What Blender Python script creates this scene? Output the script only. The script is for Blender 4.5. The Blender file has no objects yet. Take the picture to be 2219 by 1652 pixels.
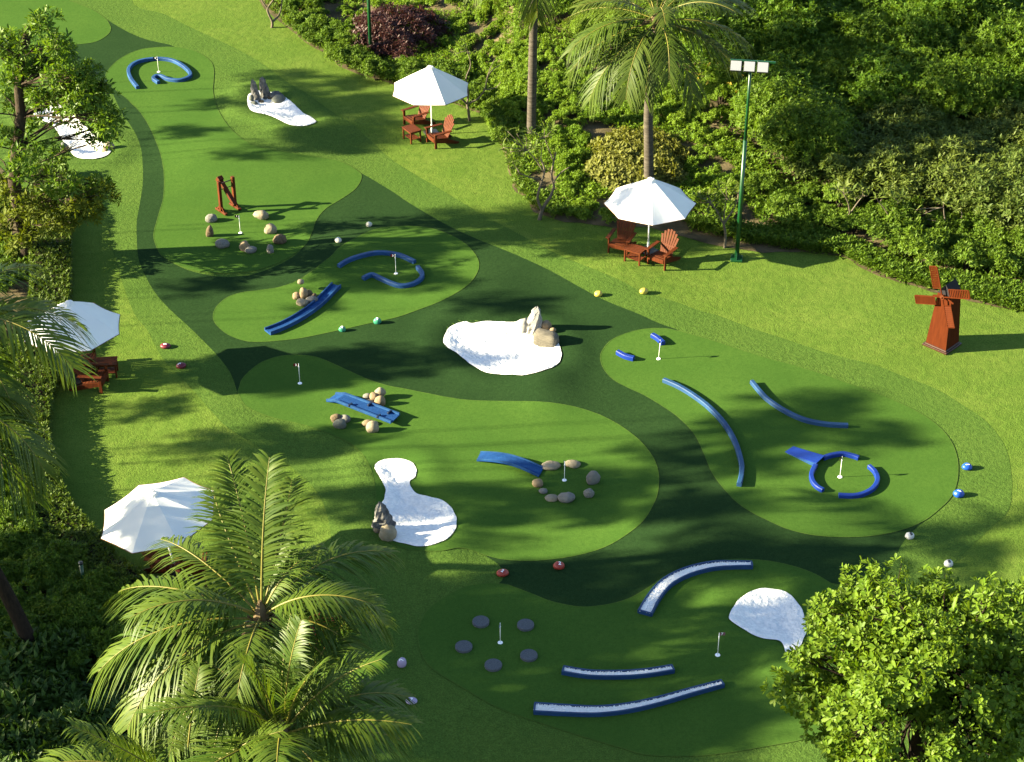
# Mini golf garden seen from above: everything is built in code, in metres, z up.
import bpy, bmesh, math, random
import numpy as np
from mathutils import Vector, Matrix, noise
from mathutils.geometry import delaunay_2d_cdt
from mathutils.bvhtree import BVHTree

random.seed(7); RNG = np.random.default_rng(7)
SC = bpy.context.scene
COL = SC.collection
PI = math.pi

# ------------------------------------------------------------------ camera geometry (survey of the photograph)
HC, PITCH, FPX, CX, CY = 30.0, math.radians(33.0), 4150.0, 1109.5, 826.0
CP, SP = math.cos(PITCH), math.sin(PITCH)
SUN_EL, SUN_AZ = math.radians(20.0), math.radians(5.5)
TO_SUN = Vector((-math.cos(SUN_EL)*math.cos(SUN_AZ), -math.cos(SUN_EL)*math.sin(SUN_AZ), math.sin(SUN_EL)))

def ray(u, v):
    a = (u-CX)/FPX; b = -(v-CY)/FPX
    return Vector((a, CP + b*SP, -SP + b*CP))

def flat(u, v, z=0.0):
    d = ray(u, v); t = (z-HC)/d.z
    return Vector((d.x*t, d.y*t, z))

def at_y(u, v, y):
    d = ray(u, v); t = y/d.y
    return Vector((d.x*t, y, HC + d.z*t))

def catmull(pts, n=6, closed=False):
    P = [Vector(p) for p in pts]; out = []
    N = len(P)
    for i in range(N if closed else N-1):
        if closed: a, b, c, d = P[i-1], P[i], P[(i+1) % N], P[(i+2) % N]
        else: a, b, c, d = P[max(i-1, 0)], P[i], P[i+1], P[min(i+2, N-1)]
        for k in range(n):
            t = k/n
            out.append(0.5*((2*b) + (c-a)*t + (2*a-5*b+4*c-d)*t*t + (3*b-a-3*c+d)*t**3))
    if not closed: out.append(P[-1])
    return out

# ------------------------------------------------------------------ terrain
BORDER_PX = [(540,-60),(560,0),(640,75),(720,130),(760,155),(830,178),(900,196),(1040,250),(1078,300),(1100,350),(1112,405),
             (1150,450),(1200,478),(1310,492),(1420,497),(1500,520),(1630,545),(1740,548),(1830,557),(1880,590),(1950,612),(2100,652),(2219,672),(2330,700)]
BW = sorted([tuple(flat(u, v))[:2] for u, v in BORDER_PX])
BX = np.array([p[0] for p in BW]); BY = np.array([p[1] for p in BW])

BUNKERS = {
 'left': [(72,245),(100,227),(155,227),(160,245),(190,280),(215,305),(244,318),(225,342),(170,344),(145,318),(115,275),(90,262)],
 'top': [(536,222),(540,206),(560,198),(600,205),(618,212),(634,224),(652,242),(677,258),(684,267),(657,275),(628,272),(600,259),(578,250),(545,242)],
 'centre': [(961,739),(974,712),(1005,699),(1025,702),(1058,698),(1110,700),(1132,694),(1160,700),(1190,716),(1207,736),(1217,773),(1210,790),(1183,803),(1140,814),(1110,814),(1079,813),(1052,808),(1018,790),(988,766),(968,753)],
 'low': [(812,1012),(830,999),(862,996),(890,1003),(902,1018),(900,1035),(889,1045),(890,1058),(905,1072),(930,1078),(960,1087),(978,1102),(988,1125),(988,1145),(975,1165),(950,1178),(915,1186),(885,1182),(850,1172),(820,1150),(812,1132),(822,1100),(833,1082),(835,1060),(822,1035)],
 'right': [(1581,1335),(1600,1302),(1640,1279),(1675,1279),(1715,1293),(1740,1330),(1747,1370),(1735,1400),(1718,1450),(1704,1420),(1690,1392),(1650,1385),(1610,1365),(1585,1348)],
}
BUNK_W = {k: [flat(*p).to_2d() for p in v] for k, v in BUNKERS.items()}

BRIM = dict(left=.10, top=.10, centre=.07, low=.08, right=.08)
MOUNDS = [((1560,1165),1.5,.24),((1760,1195),1.2,.14),((1190,845),.9,.13),((1420,1150),1.6,.12),((740,560),1.6,.16),((1330,600),1.8,.10),
          ((960,1215),1.0,.14),((470,330),2.2,.18),((640,330),1.8,.12),((1060,640),1.5,.16),((800,760),2.0,.10),((1640,950),2.6,.10),((460,900),1.6,.10),((930,640),1.0,.06)]
MOUNDS = [(flat(*p), r, h) for p, r, h in MOUNDS]

def poly_sd(X, Y, poly):
    best = np.full(X.shape, 1e9); inside = np.zeros(X.shape, bool)
    n = len(poly)
    for i in range(n):
        ax, ay = poly[i]; bx, by = poly[(i+1) % n]
        ex, ey = bx-ax, by-ay
        t = np.clip(((X-ax)*ex+(Y-ay)*ey)/(ex*ex+ey*ey+1e-9), 0, 1)
        d = np.hypot(X-ax-t*ex, Y-ay-t*ey)
        best = np.minimum(best, d)
        cond = ((ay > Y) != (by > Y)) & (X < (bx-ax)*(Y-ay)/((by-ay) if abs(by-ay) > 1e-9 else 1e-9)+ax)
        inside ^= cond
    return np.where(inside, -best, best)

def terrain(X, Y):
    X = np.asarray(X, float); Y = np.asarray(Y, float)
    h = np.zeros(X.shape)
    d = (Y-np.interp(X, BX, BY))*.8
    d = np.clip(d-.4, 0, 40)
    h += .17*np.maximum(0, np.sqrt(d*d+1.2)-1.095) * np.clip((X+8)/6, .15, 1)
    for c, r, a in MOUNDS:
        h += a*np.exp(-((X-c.x)**2+((Y-c.y)*.8)**2)/(r*r))
    for k, poly in BUNK_W.items():
        cx = sum(p[0] for p in poly)/len(poly); cy = sum(p[1] for p in poly)/len(poly)
        m = (np.abs(X-cx) < 6) & (np.abs(Y-cy) < 6)
        if m.any():
            sd = poly_sd(X[m], Y[m], poly)
            h[m] += BRIM[k]*np.exp(-((sd-.45)/.5)**2) - .10*np.clip(-sd/.5, 0, 1)
    h += .012*np.sin(X*.9+1.3*np.sin(Y*.31))*np.cos(Y*.7)
    return h

def hz(x, y): return float(terrain(np.array([x]), np.array([y]))[0])

def G(u, v, up=0.0):
    z = 0.0
    for _ in range(12):
        p = flat(u, v, z); z2 = hz(p.x, p.y)
        z = z*.3+z2*.7
    p = flat(u, v, z); p.z = z+up
    return p

# ------------------------------------------------------------------ materials
def nodes_of(m):
    m.use_nodes = True
    return m.node_tree.nodes, m.node_tree.links

def lin(c):
    return tuple(((x/255)/12.92 if x/255 <= .04045 else ((x/255+.055)/1.055)**2.4) for x in c)+(1,)

def mat_basic(name, c, rough=.5, spec=.4, var=0.0, vscale=8, bump=0.0, bscale=40, c2=None, metal=0, coat=0, stretch=None, k=.32):
    c = tuple(x*k for x in c[:3]); c2 = tuple(x*k for x in c2[:3]) if c2 else None
    m = bpy.data.materials.new(name); N, L = nodes_of(m); b = N['Principled BSDF']
    b.inputs['Roughness'].default_value = rough; b.inputs['Specular IOR Level'].default_value = spec; b.inputs['Metallic'].default_value = metal
    b.inputs['Coat Weight'].default_value = coat; b.inputs['Coat Roughness'].default_value = .15
    tc = N.new('ShaderNodeTexCoord'); mp = N.new('ShaderNodeMapping'); L.new(tc.outputs['Object'], mp.inputs[0])
    if stretch: mp.inputs['Scale'].default_value = stretch
    if var or c2:
        nz = N.new('ShaderNodeTexNoise'); nz.inputs['Scale'].default_value = vscale; nz.inputs['Detail'].default_value = 6
        L.new(mp.outputs[0], nz.inputs['Vector'])
        mx = N.new('ShaderNodeMix'); mx.data_type = 'RGBA'
        rp = N.new('ShaderNodeMapRange'); rp.inputs[1].default_value = .32; rp.inputs[2].default_value = .68
        L.new(nz.outputs['Fac'], rp.inputs[0]); L.new(rp.outputs[0], mx.inputs[0])
        cc = c2 if c2 else tuple(x*(1-var) for x in c[:3])+(1,)
        mx.inputs[6].default_value = tuple(c[:3])+(1,); mx.inputs[7].default_value = tuple(cc[:3])+(1,)
        L.new(mx.outputs[2], b.inputs['Base Color'])
    else: b.inputs['Base Color'].default_value = tuple(c[:3])+(1,)
    if bump:
        nb = N.new('ShaderNodeTexNoise'); nb.inputs['Scale'].default_value = bscale; nb.inputs['Detail'].default_value = 8
        L.new(mp.outputs[0], nb.inputs['Vector'])
        bp = N.new('ShaderNodeBump'); bp.inputs['Strength'].default_value = bump; bp.inputs['Distance'].default_value = .07 if name == 'white sand' else .02
        L.new(nb.outputs['Fac'], bp.inputs['Height']); L.new(bp.outputs[0], b.inputs['Normal'])
    return m

def mat_turf(name, ca, cb, cc, patch=.6, mid=4, fine=70, bump=.5, bdist=.03, fineamp=.35, stripe=None):
    """turf: broad patches (ca-cb), mid clumps towards cc, and fine blades in albedo and bump"""
    m = bpy.data.materials.new(name); N, L = nodes_of(m); b = N['Principled BSDF']
    b.inputs['Roughness'].default_value = .95; b.inputs['Specular IOR Level'].default_value = .02
    g = N.new('ShaderNodeNewGeometry')
    def nz(s, det=3, rough=.55, vec=None):
        n = N.new('ShaderNodeTexNoise'); n.inputs['Scale'].default_value = s; n.inputs['Detail'].default_value = det; n.inputs['Roughness'].default_value = rough
        L.new(vec or g.outputs['Position'], n.inputs['Vector']); return n
    def mr(src, a, bb, c=0, d=1):
        r = N.new('ShaderNodeMapRange'); r.inputs[1].default_value = a; r.inputs[2].default_value = bb; r.inputs[3].default_value = c; r.inputs[4].default_value = d
        L.new(src, r.inputs[0]); return r.outputs[0]
    def mix(f, A, B, mode='MIX'):
        x = N.new('ShaderNodeMix'); x.data_type = 'RGBA'; x.blend_type = mode
        for s, i in ((A, 6), (B, 7)):
            if isinstance(s, tuple): x.inputs[i].default_value = s
            else: L.new(s, x.inputs[i])
        if isinstance(f, float): x.inputs[0].default_value = f
        else: L.new(f, x.inputs[0])
        return x.outputs[2]
    p = nz(patch, 5, .6); q = nz(mid, 4, .65); f = nz(fine, 2, .7)
    col = mix(mr(p.outputs['Fac'], .35, .65), ca, cb)
    col = mix(mr(q.outputs['Fac'], .42, .72), col, cc)
    k = mr(f.outputs['Fac'], .3, .7, 1-fineamp, 1+fineamp)
    cx = N.new('ShaderNodeCombineColor'); [L.new(k, cx.inputs[i]) for i in range(3)]
    col = mix(1.0, col, cx.outputs[0], 'MULTIPLY')
    L.new(col, b.inputs['Base Color'])
    ad = N.new('ShaderNodeMath'); ad.operation = 'MULTIPLY_ADD'; ad.inputs[1].default_value = .6
    L.new(f.outputs['Fac'], ad.inputs[0]); L.new(q.outputs['Fac'], ad.inputs[2])
    bp = N.new('ShaderNodeBump'); bp.inputs['Strength'].default_value = bump; bp.inputs['Distance'].default_value = bdist
    L.new(ad.outputs[0], bp.inputs['Height']); L.new(bp.outputs[0], b.inputs['Normal'])
    return m

def mat_leaf(name, ca, cb, trans=.35, rough=.45, spec=.35, tcol=None, cd=None, dead=.0, k=.50):
    ca, cb = [tuple(x*k for x in q[:3])+(1,) for q in (ca, cb)]; cd = tuple(x*k for x in cd[:3])+(1,) if cd else None
    m = bpy.data.materials.new(name); N, L = nodes_of(m); b = N['Principled BSDF']; out = N['Material Output']
    b.inputs['Roughness'].default_value = rough+.08; b.inputs['Specular IOR Level'].default_value = spec*.42
    g = N.new('ShaderNodeNewGeometry')
    oi = N.new('ShaderNodeObjectInfo')
    ad = N.new('ShaderNodeMath'); ad.operation = 'MULTIPLY_ADD'; ad.inputs[1].default_value = .65
    sc = N.new('ShaderNodeMath'); sc.operation = 'MULTIPLY'; sc.inputs[1].default_value = .35
    L.new(oi.outputs['Random'], sc.inputs[0]); L.new(g.outputs['Random Per Island'], ad.inputs[0]); L.new(sc.outputs[0], ad.inputs[2])
    rp = N.new('ShaderNodeValToRGB'); L.new(ad.outputs[0], rp.inputs[0])
    rp.color_ramp.elements[0].color = ca; rp.color_ramp.elements[1].color = cb
    if cd:
        e = rp.color_ramp.elements.new(1-dead); e.color = cb
        rp.color_ramp.elements[-1].color = cd
    L.new(rp.outputs[0], b.inputs['Base Color'])
    tr = N.new('ShaderNodeBsdfTranslucent')
    if tcol: tr.inputs[0].default_value = tcol
    else:
        mm = N.new('ShaderNodeMix'); mm.data_type = 'RGBA'; mm.blend_type = 'MULTIPLY'; mm.inputs[0].default_value = 1
        mm.inputs[7].default_value = (1.5, 1.45, .45, 1); L.new(rp.outputs[0], mm.inputs[6]); L.new(mm.outputs[2], tr.inputs[0])
    mx = N.new('ShaderNodeMixShader'); mx.inputs[0].default_value = trans
    L.new(b.outputs[0], mx.inputs[1]); L.new(tr.outputs[0], mx.inputs[2]); L.new(mx.outputs[0], out.inputs[0])
    return m

M = {}
M['lawn'] = mat_turf('lawn grass', (.064,.110,.0165,1), (.090,.133,.023,1), (.057,.101,.0150,1), patch=.45, mid=3.2, fine=26, bump=.7, bdist=.05, fineamp=.34)
M['fringe'] = mat_turf('fringe turf', (.049,.092,.0165,1), (.059,.102,.0185,1), (.040,.078,.0140,1), patch=.5, mid=7, fine=30, bump=.7, bdist=.035, fineamp=.36)
M['green'] = mat_turf('putting turf', (.036,.080,.0130,1), (.045,.092,.0150,1), (.033,.074,.0120,1), patch=.55, mid=9, fine=38, bump=.3, bdist=.012, fineamp=.19)
M['seam'] = mat_basic('turf seam', (.062,.105,.02), .95, .02, c2=(.04,.08,.014), vscale=9, k=1)
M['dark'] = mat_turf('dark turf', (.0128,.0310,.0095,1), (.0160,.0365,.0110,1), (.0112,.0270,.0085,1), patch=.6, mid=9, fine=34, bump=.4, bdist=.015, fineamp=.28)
M['soil'] = mat_basic('bed soil', (.21,.165,.095), .95, .1, c2=(.08,.07,.035), vscale=1.6, bump=.8, bscale=12, k=0.5)
M['sand'] = mat_basic('white sand', (.74,.73,.71), .95, .05, c2=(.60,.60,.60), vscale=9, bump=1.0, bscale=7, k=1)
M['blue_kerb'] = mat_basic('blue painted timber', (.012,.075,.28), .55, .3, c2=(.030,.15,.42), vscale=3.5, bump=.25, bscale=60, k=.38)
M['pale_blue'] = mat_basic('weathered blue paint', (.035,.14,.34), .55, .35, c2=(.018,.085,.27), vscale=3, bump=.25, bscale=60, k=.38)
M['royal_blue'] = mat_basic('royal blue paint', (.006,.045,.42), .4, .45, c2=(.010,.06,.48), vscale=4, bump=.2, bscale=60, k=.38)
M['carpet_blue'] = mat_basic('blue turf mat', (.010,.085,.33), .85, .15, c2=(.016,.12,.42), vscale=7, bump=.5, bscale=90, k=.38)
M['navy'] = mat_basic('dark blue edge', (.006,.028,.10), .6, .3)
M['tray_blue'] = mat_basic('tray blue paint', (.012,.07,.23), .5, .4, c2=(.018,.095,.30), vscale=6, bump=.2, bscale=60, k=.38)
M['gravel'] = mat_basic('white gravel', (.88,.88,.87), .85, .2, c2=(.74,.74,.75), vscale=25, k=1)
M['wood'] = mat_basic('varnished red timber', (.26,.060,.014), .6, .12, c2=(.15,.034,.009), vscale=4, bump=.15, bscale=20, coat=.0, stretch=(6,6,1))
M['wood_dark'] = mat_basic('dark red timber', (.12,.030,.012), .4, .5, c2=(.07,.018,.008), vscale=5, coat=.3, stretch=(6,6,1))
M['mill_wood'] = mat_basic('orange stained plywood', (.19,.040,.009), .75, .05, c2=(.13,.026,.006), vscale=3, coat=.0, stretch=(5,5,.6))
M['roof_dark'] = mat_basic('dark roof felt', (.035,.03,.04), .8, .2)
M['canvas'] = mat_basic('white canvas', (.86,.86,.84), .85, .15, c2=(.80,.80,.80), vscale=2, bump=.1, bscale=30, k=1)
M['canvas_hem'] = mat_basic('brown canvas hem', (.30,.16,.09), .9, .1)
M['steel'] = mat_basic('white steel tube', (.75,.75,.72), .35, .5, k=1)
M['dark_steel'] = mat_basic('dark steel', (.03,.03,.03), .4, .5)
M['lamp_green'] = mat_basic('green pole paint', (.010,.13,.035), .35, .5, var=.2)
M['lamp_face'] = mat_basic('lamp glass', (.22,.23,.25), .3, .5, c2=(.17,.18,.20), vscale=60, k=1)
M['granite'] = mat_basic('grey granite disc', (.26,.29,.34), .7, .3, c2=(.11,.125,.15), vscale=70, bump=.3, bscale=80)
M['granite_side'] = mat_basic('granite disc side', (.13,.14,.16), .8, .3, c2=(.09,.10,.11), vscale=60)
STONES = {
 'grey': mat_basic('grey stone', (.36,.34,.30), .85, .2, c2=(.24,.23,.21), vscale=6, bump=.5, bscale=18, k=.45),
 'tan': mat_basic('tan stone', (.46,.35,.22), .85, .2, c2=(.36,.25,.14), vscale=5, bump=.5, bscale=16, k=.45),
 'cream': mat_basic('cream stone', (.62,.54,.40), .85, .2, c2=(.50,.40,.24), vscale=6, bump=.6, bscale=14, k=.36),
 'brown': mat_basic('brown stone', (.27,.20,.12), .9, .2, c2=(.14,.10,.06), vscale=14, bump=.8, bscale=20, k=.45),
 'speckle': mat_basic('speckled stone', (.38,.37,.34), .9, .2, c2=(.22,.21,.18), vscale=26, bump=.6, bscale=24, k=.45),
 'slate': mat_basic('green grey stone', (.22,.235,.20), .8, .25, c2=(.15,.165,.14), vscale=4, bump=.3, bscale=10, k=.45),
 'white': mat_basic('white limestone', (.66,.64,.60), .9, .2, c2=(.42,.41,.40), vscale=6, bump=1.0, bscale=11, k=.36),
 'dark': mat_basic('dark slate rock', (.10,.105,.115), .8, .3, c2=(.62,.60,.58), vscale=7, bump=1.0, bscale=12, k=.24),
 'strata': mat_basic('banded rock', (.46,.41,.33), .9, .2, c2=(.24,.22,.18), vscale=4, bump=1.0, bscale=7, stretch=(1,1,7), k=.27),
}
PAINT = {n_: mat_basic(n_+' painted stone', c, .45, .4, var=.12, vscale=4, bump=.15, bscale=20, k=.55) for n_, c in dict(
    maroon=(.20,.012,.035), red=(.50,.055,.035), blue=(.010,.10,.62), yellow=(.78,.62,.10), green=(.045,.33,.20), white=(.80,.80,.80), lilac=(.58,.46,.72), ivory=(.72,.70,.62)).items()}
M['ink_white'] = mat_basic('white paint', (.85,.85,.85), .6, .3, k=1)
M['ink_black'] = mat_basic('black paint', (.015,.015,.018), .6, .3)
M['flag_black'] = mat_basic('black flag cloth', (.012,.012,.014), .8, .2)
M['flag_red'] = mat_basic('red flag cloth', (.26,.012,.02), .8, .2)
M['flag_pink'] = mat_basic('pink flag cloth', (.55,.22,.30), .8, .2)
M['flag_yellow'] = mat_basic('yellow flag cloth', (.55,.42,.10), .8, .2)
M['flag_navy'] = mat_basic('navy flag cloth', (.015,.04,.10), .8, .2)
M['flag_violet'] = mat_basic('violet flag cloth', (.40,.38,.70), .8, .2)
M['flag_blue'] = mat_basic('pale blue flag cloth', (.30,.42,.62), .8, .2)
M['bark'] = mat_basic('grey brown bark', (.16,.12,.085), .95, .1, c2=(.075,.055,.04), vscale=6, bump=1, bscale=14, stretch=(3,3,1))
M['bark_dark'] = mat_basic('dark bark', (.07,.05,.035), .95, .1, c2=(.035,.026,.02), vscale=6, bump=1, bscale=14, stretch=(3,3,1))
M['bark_pale'] = mat_basic('pale smooth bark', (.36,.30,.22), .9, .15, c2=(.24,.20,.15), vscale=5, bump=.6, bscale=16)
M['palm_bark'] = mat_basic('ringed palm bark', (.26,.225,.185), .95, .1, c2=(.13,.11,.09), vscale=3, bump=1, bscale=6, stretch=(1,1,9))
M['rachis'] = mat_basic('palm leaf stalk', (.38,.34,.05), .5, .3)
M['dead'] = mat_basic('dry husk', (.36,.27,.15), .9, .1, c2=(.22,.15,.08), vscale=6)
M['coconut'] = mat_basic('green coconut', (.34,.33,.06), .5, .3, var=.2)
LF = {
 'palm': mat_leaf('palm leaflet', (.055,.125,.012,1), (.150,.215,.024,1), .30, .36, .45, cd=(.42,.31,.13,1), dead=.03),
 'palm_far': mat_leaf('hill palm leaflet', (.060,.115,.014,1), (.135,.185,.026,1), .30, .4, .4),
 'bedding': mat_leaf('dark bedding leaf', (.048,.115,.014,1), (.10,.18,.025,1), .25, .4, .4),
 'almond': mat_leaf('bright broad leaf', (.10,.215,.013,1), (.225,.335,.028,1), .36, .42, .35),
 'left': mat_leaf('dark glossy leaf', (.105,.22,.015,1), (.235,.345,.030,1), .36, .38, .45),
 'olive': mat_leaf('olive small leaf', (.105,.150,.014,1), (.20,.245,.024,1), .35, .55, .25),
 'shrub': mat_leaf('shrub leaf', (.085,.185,.016,1), (.20,.31,.030,1), .34, .45, .3),
 'bright': mat_leaf('fresh green leaf', (.15,.30,.022,1), (.30,.44,.045,1), .38, .45, .3),
 'hill': mat_leaf('hill tree leaf', (.075,.185,.012,1), (.20,.31,.024,1), .36, .42, .35),
 'grey': mat_leaf('grey green leaf', (.085,.15,.022,1), (.19,.245,.042,1), .28, .45, .4),
 'gold': mat_leaf('golden leaf', (.16,.19,.03,1), (.34,.34,.085,1), .30, .5, .3),
 'purple': mat_leaf('purple leaf', (.040,.014,.014,1), (.115,.044,.040,1), .15, .35, .5),
 'red': mat_leaf('red bract', (.35,.035,.03,1), (.55,.09,.05,1), .35, .5, .2),
 'hedge': mat_leaf('hedge leaf', (.060,.130,.012,1), (.155,.225,.024,1), .30, .42, .35),
 'flower': mat_leaf('yellow blossom', (.70,.50,.06,1), (.80,.62,.12,1), .3, .6, .2),
}

def add_glow_through(m, w, c):
    """cloth that lets some light through"""
    N, L = m.node_tree.nodes, m.node_tree.links; tr = N.new('ShaderNodeBsdfTranslucent'); tr.inputs[0].default_value = c
    mx = N.new('ShaderNodeMixShader'); mx.inputs[0].default_value = w
    L.new(N['Principled BSDF'].outputs[0], mx.inputs[1]); L.new(tr.outputs[0], mx.inputs[2]); L.new(mx.outputs[0], N['Material Output'].inputs[0])
add_glow_through(M['canvas'], .25, (.85,.83,.78,1))

# ------------------------------------------------------------------ object helpers
def link(o): COL.objects.link(o); return o

def tag(o, label=None, cat=None, group=None, kind=None):
    if label: o['label'] = label
    if cat: o['category'] = cat
    if group: o['group'] = group
    if kind: o['kind'] = kind
    return o

def empty(name, loc=(0,0,0), rz=0.0, label=None, cat=None, group=None):
    o = bpy.data.objects.new(name, None); o.location = loc; o.rotation_euler = (0,0,rz); o.empty_display_size = .2
    link(o); return tag(o, label, cat, group)

def ob(name, me, mats, parent=None, smooth=False):
    o = bpy.data.objects.new(name, me)
    for m in (mats if isinstance(mats, (list, tuple)) else [mats]):
        if len(me.materials) < (len(mats) if isinstance(mats, (list, tuple)) else 1): me.materials.append(m)
    if smooth: me.polygons.foreach_set('use_smooth', [True]*len(me.polygons))
    link(o)
    if parent: o.parent = parent
    return o

def mesh_np(name, V, F, midx=None):
    """V (n,3), F (m,3 or 4) arrays"""
    me = bpy.data.meshes.new(name); V = np.asarray(V, np.float32); F = np.asarray(F, np.int32)
    me.vertices.add(len(V)); me.vertices.foreach_set('co', V.ravel())
    k = F.shape[1]
    me.loops.add(F.size); me.loops.foreach_set('vertex_index', F.ravel())
    me.polygons.add(len(F)); me.polygons.foreach_set('loop_start', np.arange(0, F.size, k, dtype=np.int32))
    me.polygons.foreach_set('loop_total', np.full(len(F), k, np.int32))
    if midx is not None: me.polygons.foreach_set('material_index', np.asarray(midx, np.int32))
    me.update(calc_edges=True); me.validate()
    return me

def bm_mesh(name, bm, recalc=True):
    if recalc: bmesh.ops.recalc_face_normals(bm, faces=bm.faces)
    me = bpy.data.meshes.new(name); bm.to_mesh(me); bm.free(); return me

def add_box(bm, c, s, rot=None, bevel=0.0, taper=None):
    """box centred at c, size s, optional rotation matrix; taper=(tx,ty) scales the top"""
    vs = []
    for z in (-.5, .5):
        for x, y in ((-.5,-.5),(.5,-.5),(.5,.5),(-.5,.5)):
            tx, ty = taper if (taper and z > 0) else (1, 1)
            p = Vector((x*s[0]*tx, y*s[1]*ty, z*s[2]))
            if rot is not None: p = rot @ p
            vs.append(bm.verts.new(p+Vector(c)))
    fs = [bm.faces.new([vs[i] for i in q]) for q in ((3,2,1,0),(4,5,6,7),(0,1,5,4),(1,2,6,5),(2,3,7,6),(3,0,4,7))]
    if bevel:
        es = list({e for f in fs for e in f.edges})
        bmesh.ops.bevel(bm, geom=es, offset=bevel, segments=1, affect='EDGES')

def add_tube(bm, pts, rad, n=8, cap=True):
    pts = [Vector(p) for p in pts]; rings = []
    if not isinstance(rad, (list, tuple)): rad = [rad]*len(pts)
    ref = Vector((0,0,1))
    for i, p in enumerate(pts):
        d = (pts[min(i+1, len(pts)-1)]-pts[max(i-1, 0)]).normalized()
        if abs(d.dot(ref)) > .95: ref = Vector((1,0,0)) if abs(d.x) < .9 else Vector((0,1,0))
        a = d.cross(ref).normalized(); b = a.cross(d).normalized(); ref = b
        rings.append([bm.verts.new(p+(a*math.cos(2*PI*k/n)+b*math.sin(2*PI*k/n))*rad[i]) for k in range(n)])
    for r0, r1 in zip(rings, rings[1:]):
        for k in range(n): bm.faces.new((r0[k], r0[(k+1) % n], r1[(k+1) % n], r1[k]))
    if cap and n > 2:
        bm.faces.new(rings[0][::-1]); bm.faces.new(rings[-1])

def box_part(name, c, s, mat, parent, rot=None, bevel=.006, taper=None):
    bm = bmesh.new(); add_box(bm, c, s, rot, bevel, taper)
    return ob(name, bm_mesh(name, bm), mat, parent)

def tube_part(name, pts, rad, mat, parent, n=8, smooth=True):
    bm = bmesh.new(); add_tube(bm, pts, rad, n)
    return ob(name, bm_mesh(name, bm), mat, parent, smooth)

def copy_tree(o, parent=None):
    c = o.copy(); link(c); c.parent = parent
    for ch in list(o.children): copy_tree(ch, c)
    return c

# ------------------------------------------------------------------ ground, sheets
def dense_axis(a, b, step, lo, hi):
    core = list(np.arange(a, b+1e-6, step)); left = []; right = []
    s = step; x = a
    while x > lo: s *= 1.35; x -= s; left.append(x)
    s = step; x = core[-1]
    while x < hi: s *= 1.35; x += s; right.append(x)
    return np.array(left[::-1]+core+right)

def build_ground():
    xs = dense_axis(-21, 21, .17, -300, 300); ys = dense_axis(28, 80, .17, -60, 420)
    X, Y = np.meshgrid(xs, ys); Z = terrain(X, Y)
    V = np.stack([X, Y, Z], -1).reshape(-1, 3); nx, ny = len(xs), len(ys)
    i = (np.arange(ny-1)[:, None]*nx+np.arange(nx-1)[None]).ravel()
    F = np.stack([i, i+1, i+1+nx, i+nx], -1)
    o = ob('lawn', mesh_np('lawn', V, F), M['lawn'], smooth=True); tag(o, kind='structure')

def sheet(name, px=None, world=None, mat=None, off=.015, step=.25, smooth_n=5, wob=None, hfun=None):
    if px is not None:
        pts = catmull([Vector((u, v)) for u, v in px], smooth_n, True) if smooth_n else [Vector(p) for p in px]
        W = []
        for p in pts:
            g = G(p.x, p.y); W.append((g.x, g.y))
    else: W = world
    if wob:
        W2 = []
        for i, (x, y) in enumerate(W):
            k = noise.noise(Vector((x*3.1, y*3.1, 1)))*wob
            a = Vector(W[i-1]); b = Vector(W[(i+1) % len(W)]); t = (b-a).normalized()
            W2.append((x-t.y*k, y+t.x*k))
        W = W2
    # drop points that are too close
    Q = [W[0]]
    for p in W[1:]:
        if math.hypot(p[0]-Q[-1][0], p[1]-Q[-1][1]) > .03: Q.append(p)
    W = Q; A = np.array(W)
    gx = np.arange(A[:,0].min(), A[:,0].max(), step); gy = np.arange(A[:,1].min(), A[:,1].max(), step)
    X, Y = np.meshgrid(gx, gy); X = X.ravel(); Y = Y.ravel()
    m = poly_sd(X, Y, W) < -step*.5
    pts = [Vector(p) for p in W]+[Vector((x, y)) for x, y in zip(X[m], Y[m])]
    n = len(W)
    vs, es, fs, *_ = delaunay_2d_cdt(pts, [(i, (i+1) % n) for i in range(n)], [], 1, 1e-4)
    P = np.array([(v.x, v.y) for v in vs]); Z = terrain(P[:,0], P[:,1])+off
    if hfun is not None: Z = Z+hfun(P[:,0], P[:,1], W)
    F = np.array([f for f in fs if len(f) == 3])
    # make sure that normals look up
    a, b, c = P[F[:,0]], P[F[:,1]], P[F[:,2]]
    s = (b[:,0]-a[:,0])*(c[:,1]-a[:,1])-(b[:,1]-a[:,1])*(c[:,0]-a[:,0])
    F[s < 0] = F[s < 0][:, ::-1]
    o = ob(name, mesh_np(name, np.column_stack([P, Z]), F), mat, smooth=True); tag(o, kind='structure')
    return o

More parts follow.
